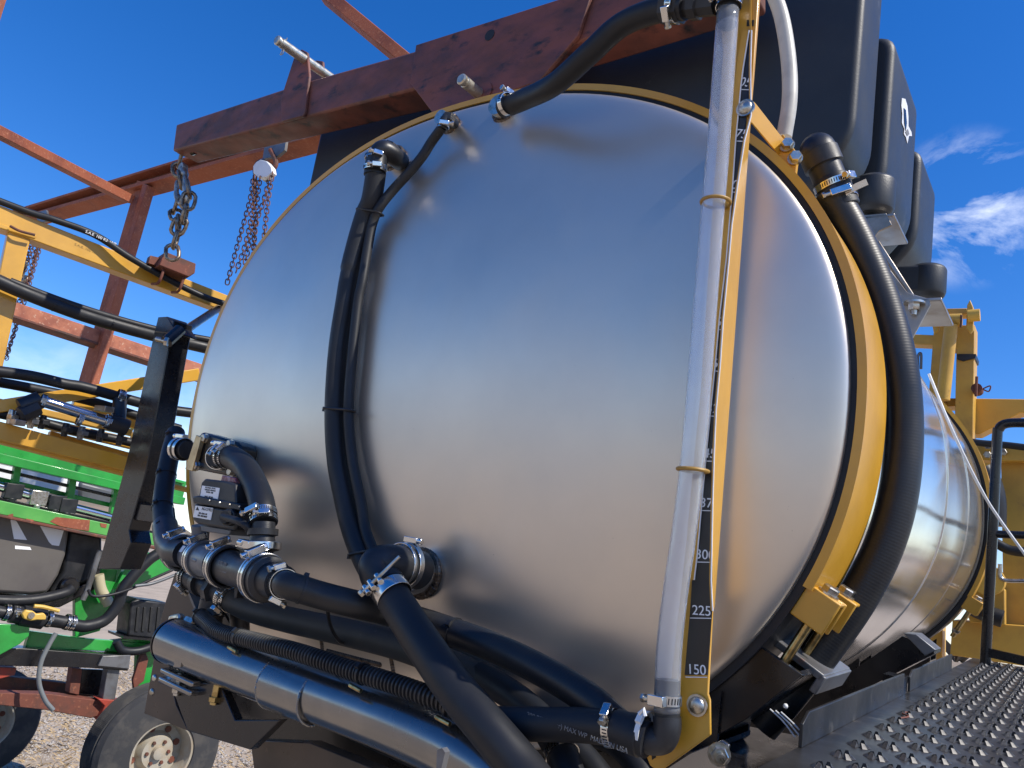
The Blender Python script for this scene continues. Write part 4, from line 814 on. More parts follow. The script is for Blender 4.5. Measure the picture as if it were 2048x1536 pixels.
p0_, d0_ = at(.02); clamp(h2_, p0_, d0_, .0275, .012, side=-W+N*.6); p0_, d0_ = at(.05); clamp(h2_, p0_, d0_, .0275, .011)
p0_ = H(655, 1225, .14); g_ = G(); g_.tube([H(662, 1178, .22), H(655, 1205, .228), H(658, 1240, .20), H(668, 1268, .165), H(682, 1285, .13), H(690, 1284, .10)], .0035, 8); g_.box(H(655, 1192, .232), U*.006, W*.007, N*.006); obj('cable_tie', g_, blackp, h1)
# drain hose and its elbow on the lower stub
dr, at = hose('fattest black drain hose dropping from the lower tank outlet to the bottom edge', [E(782, 1188, .150), E(810, 1232, .165), E(852, 1296, .185), E(912, 1380, .21), E(975, 1455, .23), E(1050, 1545, .25), E(1110, 1630, .27)], [.0300, .0315], rubber)
g_ = G(); g_.tube([E(835, 1140, .04), E(805, 1130, .09), E(774, 1124, .125), E(752, 1130, .145), E(755, 1154, .152), E(775, 1180, .150)], [.036, .0275], 28); obj('outlet_elbow', g_, blackp, dr)
g_ = G(); g_.lathe(E(845, 1146, -.02), N, [(0, .041), (.05, .040), (.075, .037)], 32); obj('outlet_neck', g_, clampm, dr)
bc = E(812, 1130, .075)
for o, r, w in ((0, .0385, .012), (.016, .037, .007)): g_ = G(); g_.band(bc+N*o, N, r, w, .003, 40); cq = obj('band_clamp', g_, clampm, dr, bevel=.001)
g_ = G(); q = bc+W*.046+U*.004; g_.box(q, U*.016, N*.006, W*.0055); g_.lathe(q+U*.014, U, [(0, .0055), (.012, .0055)], 10); obj('screw_housing', g_, clampm, cq, bevel=.0012)
p0_, d0_ = E(784, 1186, .151), (E(810, 1232, .165)-E(772, 1176, .15)).normalized()
g_ = G(); g_.band(p0_, d0_, .0310, .022, .0018, 44); tc_ = obj('t_bolt_clamp', g_, clampm, dr, bevel=.0007)
g_ = G(); g_.band(p0_-d0_*.020, d0_, .0300, .014, .003, 44); obj('inner_band', g_, blackp, tc_)
o_ = (N-U*.3+W*.7); o_ = (o_-d0_*o_.dot(d0_)).normalized(); tg = d0_.cross(o_); tg = tg if tg.dot(U) > 0 else -tg; q = p0_-d0_*.016+o_*.036-tg*.008
for k in (-1.5, -.5, .8):
    g_ = G(); g_.lathe(q+tg*.012*k-d0_*.009-o_*abs(k)*.002, d0_, [(0, .0055), (.018, .0055)], 14); g_.box(q+tg*.012*k-o_*.006, tg*.004, d0_*.007, o_*.003); obj('trunnion', g_, clampm, tc_, bevel=.0005)
g_ = G(); g_.tube([q-tg*.026, q+tg*.060+o_*.004], .0032, 10, sp=0); g_.hexa(q-tg*.024, -tg, .0065, .007); obj('t_bolt', g_, zinc, tc_)
# bottom hoses to the gauge
h3_, at = hose('level black hose with printed lettering feeding the elbow under the sight tube', [H(960, 1444, .20), H(1060, 1448, .20), H(1160, 1450, .192), H(1225, 1456, .186), H(1290, 1466, .182)], .0240)
p0_, d0_ = at(.74); clamp(h3_, p0_, d0_, .0252, .011, side=W+N*.8, screw=.03)
g_ = G(); g_.lathe(H(1232, 1456, .186), U-W*.05, [(0, .0262), (.040, .0262), (.042, .024), (.05, .024)], 26); obj('hose_cuff', g_, rubber, h3_)
zt = tie(h3_, H(1290, 1466, .182), U, .0270, white, w=.007); g_ = G(); g_.tube([H(1290, 1432, .215), H(1288, 1418, .215), H(1278, 1428, .215)], .0028, 6, sp=0); obj('tie_tail', g_, white, zt)
text('200 PSI (15 bar) MAX WP  MADE IN USA', H(1150, 1464, .218), U*1.0-W*.03, W, .0095, gink, h3_, 'hose_print')
h4_, at = hose('black hose crossing under the level hose with a steel clamp at the frame edge', [H(960, 1350, .07), H(1030, 1395, .09), H(1085, 1445, .12), H(1120, 1500, .15), H(1140, 1560, .17), H(1150, 1620, .18)], .0245)
p0_, d0_ = at(.62); clamp(h4_, p0_, d0_, .0255, .012, side=W+U*.2)
h5_, at = hose('dark hose in the shade below the level hose running to the bottom edge', [H(1040, 1430, .05), H(1120, 1470, .07), H(1180, 1530, .08), H(1230, 1600, .09)], .022)
hose('dark hose in the shade behind the white cable tie', [H(1150, 1450, .02), H(1240, 1490, .03), H(1290, 1560, .05), H(1310, 1640, .06)], .022)
# ------------------------------------------------------------------ black steel tube with corrugated loom
TP = lambda x, y, o=0.: H(x, y, .26+o)
tt_ = thing('steel_tube', 'thick glossy black steel tube sloping across the lower left with a welded sleeve', 'tube', TP(340, 1290))
a, b = H(352, 1300, .235), H(1010, 1600, .34); ax2 = (b-a).normalized()
P = [H(347, 1283, .20), H(420, 1312, .20), H(530, 1352, .20), H(660, 1398, .20), H(830, 1462, .20), H(960, 1528, .20), H(1040, 1600, .19)]; ax2 = (P[2]-P[0]).normalized()
g_ = G(); g_.tube(P, .0475, 44, sp=4); obj('tube_body', g_, bsteel, tt_, smooth=50)
g_ = G(); g_.lathe(P[0]-ax2*.004, -ax2, [(0, .0485), (.005, .0485)], 40); obj('end_cap', g_, bpaint, tt_)
ax3 = (P[4]-P[2]).normalized(); c3_ = H(598, 1377, .20)-W*.004+N*.004
g_ = G(); g_.tube([c3_-ax3*.060, c3_, c3_+ax3*.060], .0475, 40, sp=0); sv = obj('sleeve', g_, bsteel, tt_, smooth=50)
g_ = G(); bead(g_, c3_-ax3*.060, ax3, .0462, .0025, 90); bead(g_, c3_+ax3*.060, ax3, .0462, .0025, 90); bd = obj('weld_bead', g_, bsteel, sv); bd['kind'] = 'stuff'
# lugs bolted under the tube end
g_ = G(); g_.prism(PX([(326, 1330), (355, 1318), (440, 1345), (442, 1356), (412, 1362), (350, 1366), (322, 1345)], .30), -W*.010-N*0); g_ = G()
q = H(385, 1352, .19); g_.box(q, U*.062, A*.04, W*.006); g_.box(q-W*.018, U*.062, A*.04, W*.006); obj('mounting_flange', g_, bsteel, tt_, bevel=.004)
for x, y in ((362, 1346), (436, 1362)):
    p = H(x, y, .215); g_ = G(); g_.hexa(p+W*.008, W, .012, .010); g_.lathe(p, -W, [(0, .007), (.045, .007)], 12); g_.hexa(p-W*.030, -W, .012, .010); obj('bolt', g_, zinc if x < 400 else yzinc, tt_)
g_ = G(); g_.prism(PX([(350, 1312), (358, 1300), (366, 1306), (360, 1335), (346, 1335)], .245), A*.01); obj('gusset', g_, bsteel, tt_, bevel=.001)
g_ = G(); g_.prism(PX([(338, 1360), (440, 1368), (470, 1440), (560, 1440), (500, 1500), (375, 1462)], .21), A*.02); obj('hanger_plate', g_, bpaint, tt_, bevel=.002)
# corrugated loom
lp_ = [H(400, 1232, .17), H(413, 1244, .19), H(443, 1265, .215), H(519, 1284, .23), H(601, 1306, .235), H(693, 1337, .235), H(778, 1364, .235), H(847, 1388, .235), H(898, 1408, .23), H(960, 1455, .22)]
lo_ = thing('corrugated_loom', 'ribbed black cable conduit tied along the top of the glossy black tube', 'conduit', lp_[0])
PP = spline(lp_, 24); arc = [0]
for i in range(1, len(PP)): arc.append(arc[-1]+(PP[i]-PP[i-1]).length)
n_ = int(arc[-1]/.0014); Q = []; rr = []
for k in range(n_):
    s = arc[-1]*k/n_; i = max(0, min(len(PP)-2, next((j for j in range(len(arc)-1) if arc[j+1] >= s), 0))); Q.append(PP[i].lerp(PP[i+1], (s-arc[i])/(arc[i+1]-arc[i]+1e-9))); rr.append(.0148+.0019*(1 if k % 6 in (0, 1, 2) else -1))
g_ = G(); g_.tube(Q, rr, 16, sp=0); obj('conduit_body', g_, blackp, lo_, smooth=25)
for f in (.02, .285, .60, .90):
    i = int(f*(len(PP)-2)); p = PP[i]; d = PP[i+1]-p; tie(lo_, p, d, .0170, w=.005); q = p-W*.020+N*.014
    g_ = G(); g_.tube([q-U*.012, q+U*.016-W*.003], .0038, 10, sp=0); obj('threaded_stud', g_, yzinc, lo_)
# hanging plate at the left
lpz = thing('side_plate', 'tall dusty black steel plate with round head screws at the lower left of the tank', 'plate', H(320, 1440, .1))
g_ = G(); g_.prism(PX([(350, 1145), (360, 1150), (398, 1236), (388, 1262), (372, 1238), (358, 1240), (350, 1260), (340, 1285), (338, 1350), (352, 1410), (376, 1462), (288, 1427), (300, 1360), (322, 1236), (332, 1200)], .10), A*.008); obj('plate_body', g_, brown, lpz, bevel=.001)
g_ = G(); g_.prism(PX([(360, 1150), (363, 1149), (399, 1234), (396, 1238)], .11), A*.03); obj('folded_edge', g_, graym, lpz)
for x, y in ((309, 1356), (304, 1384)): p = H(x, y, .10); g_ = G(); g_.ball(p, N, .0085, .005, 16); obj('round_screw', g_, zinc, lpz)
g_ = G(); g_.tube([H(345, 1238, .13), H(362, 1236, .14), H(360, 1250, .15)], .010, 12); g_.hexa(H(375, 1242, .15), U, .013, .03); obj('clevis', g_, zinc, lpz)
# under frame at the bottom
uf = thing('chassis_rail', 'black chassis rails in shadow under the glossy steel tube', 'frame', H(700, 1500, -.1))
g_ = G(); g_.prism(PX([(376, 1450), (560, 1430), (760, 1480), (1000, 1560), (1000, 1700), (560, 1560), (500, 1480)], -.05), A*.10); obj('rail', g_, bpaint, uf, bevel=.003)
g_ = G(); g_.prism(PX([(400, 1310), (560, 1320), (900, 1440), (900, 1500), (450, 1430)], -.12), A*.08); obj('cross_member', g_, bpaint, uf, bevel=.003)
g_ = G(); g_.prism(PX([(500, 1480), (620, 1485), (1000, 1640), (1000, 1720), (640, 1620), (510, 1560)], .12), A*.03); obj('dusty_web', g_, brown, uf, bevel=.002)
g_ = G(); g_.prism(PX([(640, 1430), (700, 1440), (960, 1570), (960, 1600), (700, 1480)], .05), A*.02); obj('angle_iron', g_, brown, uf, bevel=.002)
g_ = G(); g_.prism(PX([(1000, 1430), (1330, 1440), (1420, 1520), (1420, 1700), (1000, 1700)], -.06), A*.10); obj('rail', g_, bpaint, uf, bevel=.003)
g_ = G(); g_.prism(PX([(874, 1500), (884, 1496), (890, 1505), (882, 1540), (872, 1545)], .40), A*.01); obj('weld_tab', g_, graym, uf)
# ------------------------------------------------------------------ green machine
GM = vplane(0, 1000, 4.6, 330, 1090, 5.3)
def GX(pts, o=0.): return [GM.p(x, y, o) for x, y in pts]
gmn = thing('green_machine', 'bright green farm implement with peeling paint parked behind the black post', 'implement', GM.p(160, 1300)); gmn.location.z = 0
pb('upper_rail', GM, (-60, 872), (370, 980), 40, 34, .02, green, gmn, .05)
pb('upper_rail_flange', GM, (-60, 902), (370, 1003), 20, 15, .12, green, gmn, .08)
pb('upper_rail_lip', GM, (-60, 853), (370, 966), 5, 5, .12, green, gmn, .08)
pb('lower_rail', GM, (-60, 1002), (370, 1092), 28, 22, .10, mat('pale_green_paint', (.10, .36, .075), .4, c2=(.07, .30, .06), scale=4, coat=.2), gmn, .12)
pb('lower_rail_flange', GM, (-60, 1019), (370, 1108), 6, 6, .16, rustd, gmn, .13)
pb('middle_rail', GM, (-60, 945), (350, 1040), 10, 8, .06, green, gmn, -.1)
pb('dark_rail', GM, (-60, 925), (350, 1022), 7, 6, .05, bpaint, gmn, -.05)
pb('dark_rail', GM, (-60, 985), (350, 1076), 9, 8, .06, bpaint, gmn, .02)
for x in (40, 150, 238): pb('cross_brace', GM, (x, 900+x*.27), (x-16, 1010+x*.25), 14, 14, .05, green, gmn, -.02)
for k, pts in enumerate(([(100, 1043), (112, 1034), (150, 1038), (180, 1040), (178, 1062), (150, 1058), (120, 1052)], [(16, 1030), (26, 1027), (27, 1033), (18, 1034)], [(200, 1046), (214, 1048), (212, 1056), (202, 1054)], [(255, 1070), (270, 1074), (284, 1082), (262, 1080)], [(52, 1037), (68, 1040), (66, 1044), (54, 1042)])):
    g_ = G(); g_.prism(GX(pts, .1225), -GM.n*.0015); obj('rust_patch', g_, rust, gmn)
for pts in ([(60, 884), (112, 896), (116, 906), (90, 903), (62, 894)], [(138, 912), (168, 920), (166, 930), (150, 924)], [(178, 926), (204, 932), (200, 938), (184, 934)], [(228, 938), (246, 943), (240, 947)], [(284, 950), (300, 956), (298, 966), (288, 962)]):
    g_ = G(); g_.prism(GX(pts, .0545), -GM.n*.003); obj('cut_out', g_, mat('pale_gap', (.62, .63, .62), .6) if 'pale_gap' not in MT else MT['pale_gap'], gmn)
# stainless pipe with clips between the rails
g_ = G(); g_.tube(GX([(-20, 968), (30, 982), (120, 1008), (220, 1034)], -.02), .028, 18); obj('spray_pipe', g_, bluestain, gmn, smooth=50)
for x in (26, 76, 112, 135):
    c_ = GM.p(x, 983+(x-30)*.27, 0); g_ = G(); g_.box(c_, U*.025, W*.045, A*.05); g_.lathe(c_-W*.04, -W, [(0, .03), (.06, .028), (.08, .018)], 12); obj('nozzle_clip', g_, zinc if x in (76,) else blackp, gmn, bevel=.004)
g_ = G(); g_.prism(GX([(-30, 900), (70, 930), (200, 980), (200, 1010), (-30, 960)], -.5), -GM.n*.05); obj('white_back_panel', g_, white, gmn, bevel=.02)  # plain white panel set behind the green rails
g_ = G(); g_.prism(GX([(160, 962), (230, 980), (230, 1012), (158, 1000)], -.42), -GM.n*.05); obj('dark_tank_flank', g_, greyp, gmn, bevel=.02)
# grey tank with white lettering fragments
gt = thing('implement_tank', 'dark grey tank with broken white lettering on the green implement', 'tank', GM.p(80, 1180, -.1))
g_ = G(); g_.prism(GX([(-60, 1022), (30, 1030), (140, 1056), (132, 1110), (118, 1150), (96, 1186), (60, 1190), (-60, 1182)], .02), -GM.n*.5); obj('tank_body', g_, greybox, gt, bevel=.02)
g_ = G(); g_.prism(GX([(138, 1060), (205, 1072), (205, 1110), (184, 1160), (110, 1190), (98, 1184), (126, 1142)], -.03), -GM.n*.45); obj('dark_panel', g_, blackp, gt, bevel=.02)
for pts in ([(21, 1040), (28, 1038), (34, 1044), (54, 1080), (28, 1078)], [(78, 1048), (128, 1060), (118, 1092), (104, 1090), (98, 1084)], [(30, 1091), (60, 1094), (63, 1100), (30, 1098)]):
    g_ = G(); g_.prism(GX(pts, .0225), -GM.n*.0015); obj('lettering', g_, ink, gt)
g_ = G(); g_.prism(GX([(-60, 1184), (60, 1192), (110, 1190), (180, 1165), (196, 1105), (212, 1110), (190, 1180), (120, 1215), (-60, 1215)], -.05), -GM.n*.3); obj('base_frame', g_, bpaint, gt, bevel=.01)
g_ = G(); g_.lathe(GM.p(138, 1172, .0), GM.n, [(-.05, .055), (.02, .055), (.03, .045)], 24); obj('outlet', g_, bpaint, gt)
g_ = G(); g_.tube(GX([(200, 1100), (176, 1175), (165, 1200)], .04), .018, 12); obj('lever_rod', g_, graym, gt)
hose('grey black hose leaving the outlet of the dark grey implement tank', GX([(146, 1175), (130, 1186), (80, 1198), (30, 1202), (-30, 1200)], .08), .032, group='hoses on the green implement')
hose('black hose looping from the yellow handled ball valve up into the green frame', GX([(148, 1250), (175, 1252), (210, 1240), (235, 1210), (245, 1180), (268, 1150), (300, 1118), (330, 1100)], .14), .036, group='hoses on the green implement')
hose('thin grey tube drooping below the green frame towards the gravel', GX([(112, 1266), (98, 1290), (82, 1325), (78, 1365), (90, 1400), (106, 1420)], .2), .013, mat('grey_tube', (.16, .17, .17), .45), group='hoses on the green implement')
hose('thin black cable drooping across the green frame', GX([(176, 1180), (186, 1192), (220, 1190), (260, 1178), (300, 1160), (345, 1140)], .2), .009, group='hoses on the green implement')
hose('thin grey cable lying across the green frame near the tank', GX([(270, 1172), (300, 1168), (325, 1160), (350, 1150)], .22), .010, greyp, group='hoses on the green implement')
# ball valve
bv = thing('ball_valve', 'black ball valve with a yellow handle on the green implement', 'valve', GM.p(60, 1232, .15))
g_ = G(); a, b = GM.p(-15, 1222, .14), GM.p(150, 1248, .14); d_ = (b-a); l_ = d_.length
g_.lathe(a, d_, [(0, .035), (l_*.2, .035), (l_*.21, .05), (l_*.32, .05), (l_*.33, .06), (l_*.6, .06), (l_*.61, .04), (l_*.8, .038), (l_, .038)], 20); obj('valve_body', g_, blackp, bv)
g_ = G(); g_.prism(GX([(44, 1228), (52, 1220), (66, 1222), (74, 1228), (88, 1226), (93, 1232), (92, 1240), (74, 1240), (62, 1242), (48, 1238)], .24), -GM.n*.03); obj('valve_handle', g_, ballv, bv, bevel=.006)
g_ = G(); g_.lathe(GM.p(62, 1231, .24), GM.n, [(0, .02), (.008, .018)], 16); obj('handle_screw', g_, zinc, bv)
g_ = G(); g_.tube(GX([(68, 1212), (88, 1214), (118, 1222)], .22), .011, 8); obj('side_lever', g_, ballv, bv)
for x in (12, 30, 97, 134, 144): clamp(bv, GM.p(x, 1225+(x-12)*.155, .14), d_, .046, .022)
# lower green chassis
for nm, pts, o, th, m in (('near_plate', [(-60, 1246), (60, 1250), (58, 1272), (40, 1288), (0, 1310), (-60, 1335)], .16, .03, green),
                          ('dark_web', [(60, 1262), (160, 1276), (330, 1290), (330, 1308), (160, 1300), (50, 1298)], .02, .05, green),
                          ('upright_web', [(150, 1195), (215, 1118), (236, 1140), (225, 1200), (200, 1262), (150, 1276)], -.1, .05, green),
                          ('slant_rail', [(215, 1140), (300, 1105), (360, 1130), (330, 1150), (258, 1180), (215, 1230)], -.2, .06, green),
                          ('slant_rail', [(268, 1100), (292, 1104), (256, 1160), (230, 1180)], -.05, .05, green),
                          ('end_post', [(275, 1290), (322, 1282), (316, 1350), (300, 1382), (272, 1370)], -.02, .05, green),
                          ('cross_web', [(210, 1282), (330, 1268), (330, 1300), (215, 1306)], .0, .04, green)):
    g_ = G(); g_.prism(GX(pts, o), -GM.n*th); obj(nm, g_, m, gmn, bevel=.004)
g_ = G(); g_.lathe(GM.p(284, 1104, .0), GM.n, [(0, .028), (.012, .024)], 14); obj('pivot_cap', g_, zinc, gmn)
g_ = G(); g_.prism(GX([(282, 1310), (292, 1306), (297, 1318), (288, 1362), (268, 1378), (266, 1360)], .04), -GM.n*.03); obj('rusty_link', g_, rustd, gmn, bevel=.003)
g_ = G(); g_.tube(GX([(196, 1150), (202, 1180), (218, 1208)], -.02), .035, 14); obj('hydraulic_ram', g_, mat('cream_cylinder', (.45, .40, .26), .5), gmn)
bx = thing('battery_box', 'black ribbed plastic box strapped on the green frame', 'box', GM.p(290, 1240, .05))
g_ = G(); g_.prism(GX([(262, 1204), (276, 1198), (338, 1206), (330, 1280), (255, 1272)], .08), -GM.n*.2); obj('box_body', g_, blackp, bx, bevel=.012)
for x in (275, 288, 302, 316): g_ = G(); g_.prism(GX([(x, 1214), (x+5, 1215), (x+1, 1264), (x-5, 1263)], .088), -GM.n*.01); obj('rib', g_, slot, bx, bevel=.002)
g_ = G(); g_.prism(GX([(246, 1272), (330, 1280), (330, 1284), (246, 1277)], .12), -GM.n*.25); obj('tray', g_, bpaint, bx)
for k, pts in enumerate(([(255, 1270), (282, 1292), (300, 1300)], [(235, 1285), (250, 1300), (330, 1290)])): pass
hose('tangled black hoses under the ribbed black box', GX([(232, 1282), (245, 1300), (275, 1302), (310, 1292), (340, 1288)], .1), .026, group='hoses on the green implement')
# rusty stand
rs = thing('rusty_stand', 'rusty red and grey steel stand beneath the green implement', 'stand', GM.p(120, 1420)); rs.location.z = 0
for nm, pts, o, th, m in (('top_rail', [(-60, 1302), (40, 1296), (210, 1308), (262, 1310), (256, 1342), (180, 1336), (-60, 1330)], .1, .12, bpaint),
                          ('grey_shoe', [(206, 1312), (262, 1310), (258, 1338), (196, 1332)], .12, .05, graym),
                          ('leg', [(216, 1336), (240, 1340), (230, 1400), (205, 1400)], .08, .08, graym),
                          ('lower_rail', [(-60, 1385), (100, 1388), (205, 1402), (246, 1402), (244, 1420), (180, 1436), (90, 1420), (-60, 1404)], .06, .10, rustd),
                          ('back_rail', [(-60, 1345), (120, 1365), (210, 1378), (205, 1396), (-60, 1372)], -.2, .08, rustd),
                          ('post', [(145, 1336), (165, 1338), (158, 1390), (138, 1386)], .0, .08, rustd),
                          ('dark_plate', [(165, 1338), (212, 1340), (204, 1392), (158, 1388)], -.1, .03, bpaint),
                          ('red_foot', [(196, 1398), (246, 1402), (242, 1414), (205, 1448), (196, 1440), (210, 1412)], .10, .10, redp),
                          ('red_block', [(-60, 1332), (34, 1336), (30, 1350), (0, 1358), (-60, 1356)], .04, .10, redp)):
    g_ = G(); g_.prism(GX(pts, o), -GM.n*th); obj(nm, g_, m, rs, bevel=.004)
# wheels
def wheel(cx_, cy_, d, rpx, lbl, yaw_n, cream=True):
    dr_ = ray(cx_, cy_); d = EYE.z/(rpx/F-dr_.z); c = D(cx_, cy_, d); r = c.z+.01; n = yaw_n.normalized()
    t = thing('tyred_wheel', lbl, 'wheel', c, 'implement wheels standing on the gravel')
    g = G(); w = r*.36
    g.lathe(c, n, [(-w, r*.50), (-w, r*.72), (-w*.85, r*.93), (-w*.6, r*.985)]+[(w*(-.55+k*.11)+j*.02*w, r*(1.0 if j in (0, 1) else .975)) for k in range(10) for j in (0, 1, 2, 3)]+[(w*.6, r*.985), (w*.85, r*.93), (w, r*.72), (w, r*.50), (w*.8, r*.46), (-w*.8, r*.46)], 56, True); obj('tyre', g, tyre, t, smooth=35)
    g = G(); g.lathe(c, n, [(-w*.3, .002), (-w*.3, r*.455), (w*.90, r*.455), (w*.92, r*.46), (w*.95, r*.50), (w*.88, r*.48), (w*.6, r*.44), (w*.1, r*.42), (w*.1, r*.30), (w*.45, r*.24), (w*.45, .001)], 48); rm = obj('rim', g, rimm, t, smooth=35)
    x, y = perp(n)
    for k in range(8):
        a = math.pi/4*k+.3; q = c+n*w*.12+(x*math.cos(a)+y*math.sin(a))*r*.345; g = G(); g.lathe(q, n, [(0, r*.05), (.006, r*.05)], 18); obj('hand_hole', g, rustd, rm)
    for k in range(6):
        a = math.pi/3*k; q = c+n*w*.45+(x*math.cos(a)+y*math.sin(a))*r*.17; g = G(); g.hexa(q, n, .012, .014); obj('wheel_nut', g, rustd, rm)
    g = G(); g.lathe(c+n*w*.45, n, [(0, r*.10), (.03, r*.09), (.035, r*.05)], 24); obj('hub', g, rimm, t)
    return t
wn_ = (-CF*.55+V3((1, 0, 0))*.55); wn_.z = 0
wheel(306, 1500, 4.75, 124, 'black tyred wheel with a rusty cream rim below the tall dusty plate', wn_)
wheel(-38, 1440, 5.6, 100, 'half visible wheel with a pale rim at the left edge of the photograph', wn_)
# a hanging dark skirt of drips behind: round grey tank shade strip
# ------------------------------------------------------------------ walkway platform
ZP = -.495
def pl(u, s, z=0.): return L(u, ZP+z, -s)
pf = thing('walkway_platform', 'dark perforated steel walkway with raised grip buttons beside the tank', 'platform', pl(1.2, .6, -.1))
u0, u1 = .845, 1.70
g_ = G(); g_.prism([pl(u0, -.55), pl(u1, -.55), pl(u1, 2.25), pl(u0, 2.25)], -W*.005); obj('deck_plate', g_, deckm, pf)
for s0, s1_, hgt in ((-.02, .78, .046), (.86, 1.60, .046)):
    g_ = G(); g_.prism([pl(u0, s0), pl(u0, s1_), pl(u0, s1_, hgt), pl(u0, s0+.03, hgt), pl(u0, s0, hgt*.7)], U*.005); obj('kick_plate', g_, deckm, pf, bevel=.001)
g_ = G(); g_.box(pl(u0-.02, .82, -.01), U*.02, A*.035, W*.045); obj('upright_tab', g_, bpaint, pf)
g_ = G(); g_.prism([pl(u0, -.55, -.006), pl(u0+.02, -.55, -.006), pl(u0+.02, 2.25, -.006), pl(u0, 2.25, -.006)], -W*.07); obj('edge_beam', g_, bpaint, pf)
g_ = G(); g_.prism([pl(u0-.30, -.05, -.05), pl(u0, -.05, -.05), pl(u0, .35, -.05), pl(u0-.30, .2, -.05)], -W*.02); obj('support_shelf', g_, bpaint, pf)
# one grip button: a crown of punched teeth round a hole
def button_mesh():
    g = G(); r = .0130
    for k in range(6):
        a = 2*math.pi*k/6+.2; e = U*math.cos(a)+A*math.sin(a); t = W.cross(e); p = e*r; hh = .0052+.0016*((k*5) % 3)
        g.add([p-t*.0052-e*.0025, p+t*.0052-e*.0025, p+t*.0040+e*.0040, p-t*.0040+e*.0040, p-e*.0035+W*hh-t*.0022, p-e*.0028+W*hh*.9+t*.0024], [(0, 4, 5, 1), (1, 5, 2), (2, 5, 4, 3), (3, 4, 0)])
    g.lathe(V3((0, 0, 0)), W, [(0.0003, .0088), (.0006, .0085)], 12)
    me = bpy.data.meshes.new('grip_button'); me.from_pydata([tuple(v) for v in g.v], [], g.f); me.materials.append(mat('button_steel', (.10, .095, .09), .42, .4, c2=(.04, .04, .04), scale=80)); me.materials.append(slot)
    for p in me.polygons[-14:]: p.material_index = 1
    me.update(); return me
bmz = button_mesh(); offp = wloc(pf); cells = []
for i in range(-12, 60):
    for j in range(0, 26):
        s = i*.050; u = u0+.055+j*.066+(i % 2)*.033
        if u > u1-.01 or s > 2.2 or s < -.5: continue
        p = pl(u, s, .0002); d = p-EYE; z = d.dot(CF)
        if z < .3: continue
        x, y = 1024+F*d.dot(CR)/z, 768-F*d.dot(CU)/z
        if x > 2075 or y > 1560: continue
        cells.append((z, p))
cells.sort(key=lambda c: c[0]); rest = G()
print('buttons', len(cells))
for k, (z, p) in enumerate(cells):
    if k < 300:
        o = bpy.data.objects.new('grip_button', bmz); COL.objects.link(o); o.parent = pf; o.location = p-offp
    else: rest.add([p+V3(v.co) for v in bmz.vertices], [list(q.vertices) for q in bmz.polygons])
if rest.v: obj('grip_button_field', rest, MT['button_steel'], pf, smooth=0, kind='stuff')
random.seed(9)
for (u, s, ln) in ((.90, .42, .10),):
    g_ = G(); p = pl(u, s, .004); g_.tube([p, p+A*ln*.4+U*.01+W*.001, p+A*ln*.7-U*.005, p+A*ln], .0016, 6); obj('twig', g_, rustd, None, origin=p, cat='twig', label='thin dark curled twig lying on the walkway near the kick plate')
# rag under the saddle: torn clear strip with a white cord end
rg = thing('frayed_tie', 'frayed white cord end dangling under the black saddle arm', 'tie', H(1560, 1430, -.05))
g_ = G()
for k in range(3):
    a = H(1540+k*11, 1418+k*3, -.04); g_.tube([a, a+W*(-.012)+U*.02, a-W*.03+U*.04+A*.004*k], .0012, 6)
obj('frayed_cord', g_, white, rg); g_ = G(); g_.ball(H(1571, 1412, -.05), N, .004, .004, 10); obj('knot', g_, white, rg)
# bolt plate at the foot of the post
fp = thing('foot_plate', 'black foot plate with a steel bolt below the gold post', 'plate', H(1400, 1530, .14))
g_ = G(); g_.prism(PX([(1328, 1540), (1380, 1506), (1415, 1492), (1444, 1480), (1458, 1490), (1452, 1530), (1456, 1600), (1330, 1600)], .158), A*.006); obj('plate_body', g_, bsteel, fp, bevel=.001)
g_ = G(); p = H(1438, 1508, .160); g_.lathe(p, N+U*.5, [(0, .015), (.003, .015)], 20); g_.hexa(p, N+U*.5, .012, .012); g_.lathe(p, N+U*.5, [(0, .006), (.026, .006)], 12); obj('bolt', g_, zinc, fp)
# ------------------------------------------------------------------ ladder rail
lr = thing('ladder_rail', 'black tube hand rail standing at the far end of the walkway', 'rail', pl(1.0, 2.05))
hr = -2.06
g_ = G(); g_.tube([H(1970, 1335, hr), H(1972, 1300, hr), H(1985, 1070, hr), H(1994, 880, hr), H(1998, 858, hr), H(2014, 847, hr), H(2060, 846, hr), H(2180, 850, hr)], .017, 16, sp=6); obj('top_rail', g_, bpaint, lr)
g_ = G(); g_.tube([H(1985, 1068, hr), H(2180, 1076, hr)], .014, 14, sp=0); obj('mid_rail', g_, bpaint, lr)
g_ = G(); g_.bar(H(1965, 1302, hr), H(2180, 1352, hr), .030, .03, W); obj('bottom_rail', g_, bpaint, lr)
g_ = G(); g_.bar(H(1962, 1338, hr+.01), H(2180, 1385, hr+.01), .028, .03, W); obj('base_rail', g_, bpaint, lr)
# cord
cd_ = thing('white_cord', 'thin white cord stretched from the tank flank down past the hand rail', 'cord', H(1905, 860, -1.7))
g_ = G(); g_.tube([H(1858, 748, -1.3), H(1905, 862, -1.3), H(1960, 975, -1.4), H(2000, 1040, -1.5), H(2080, 1150, -1.6)], .0042, 10); obj('cord_strand', g_, white, cd_)
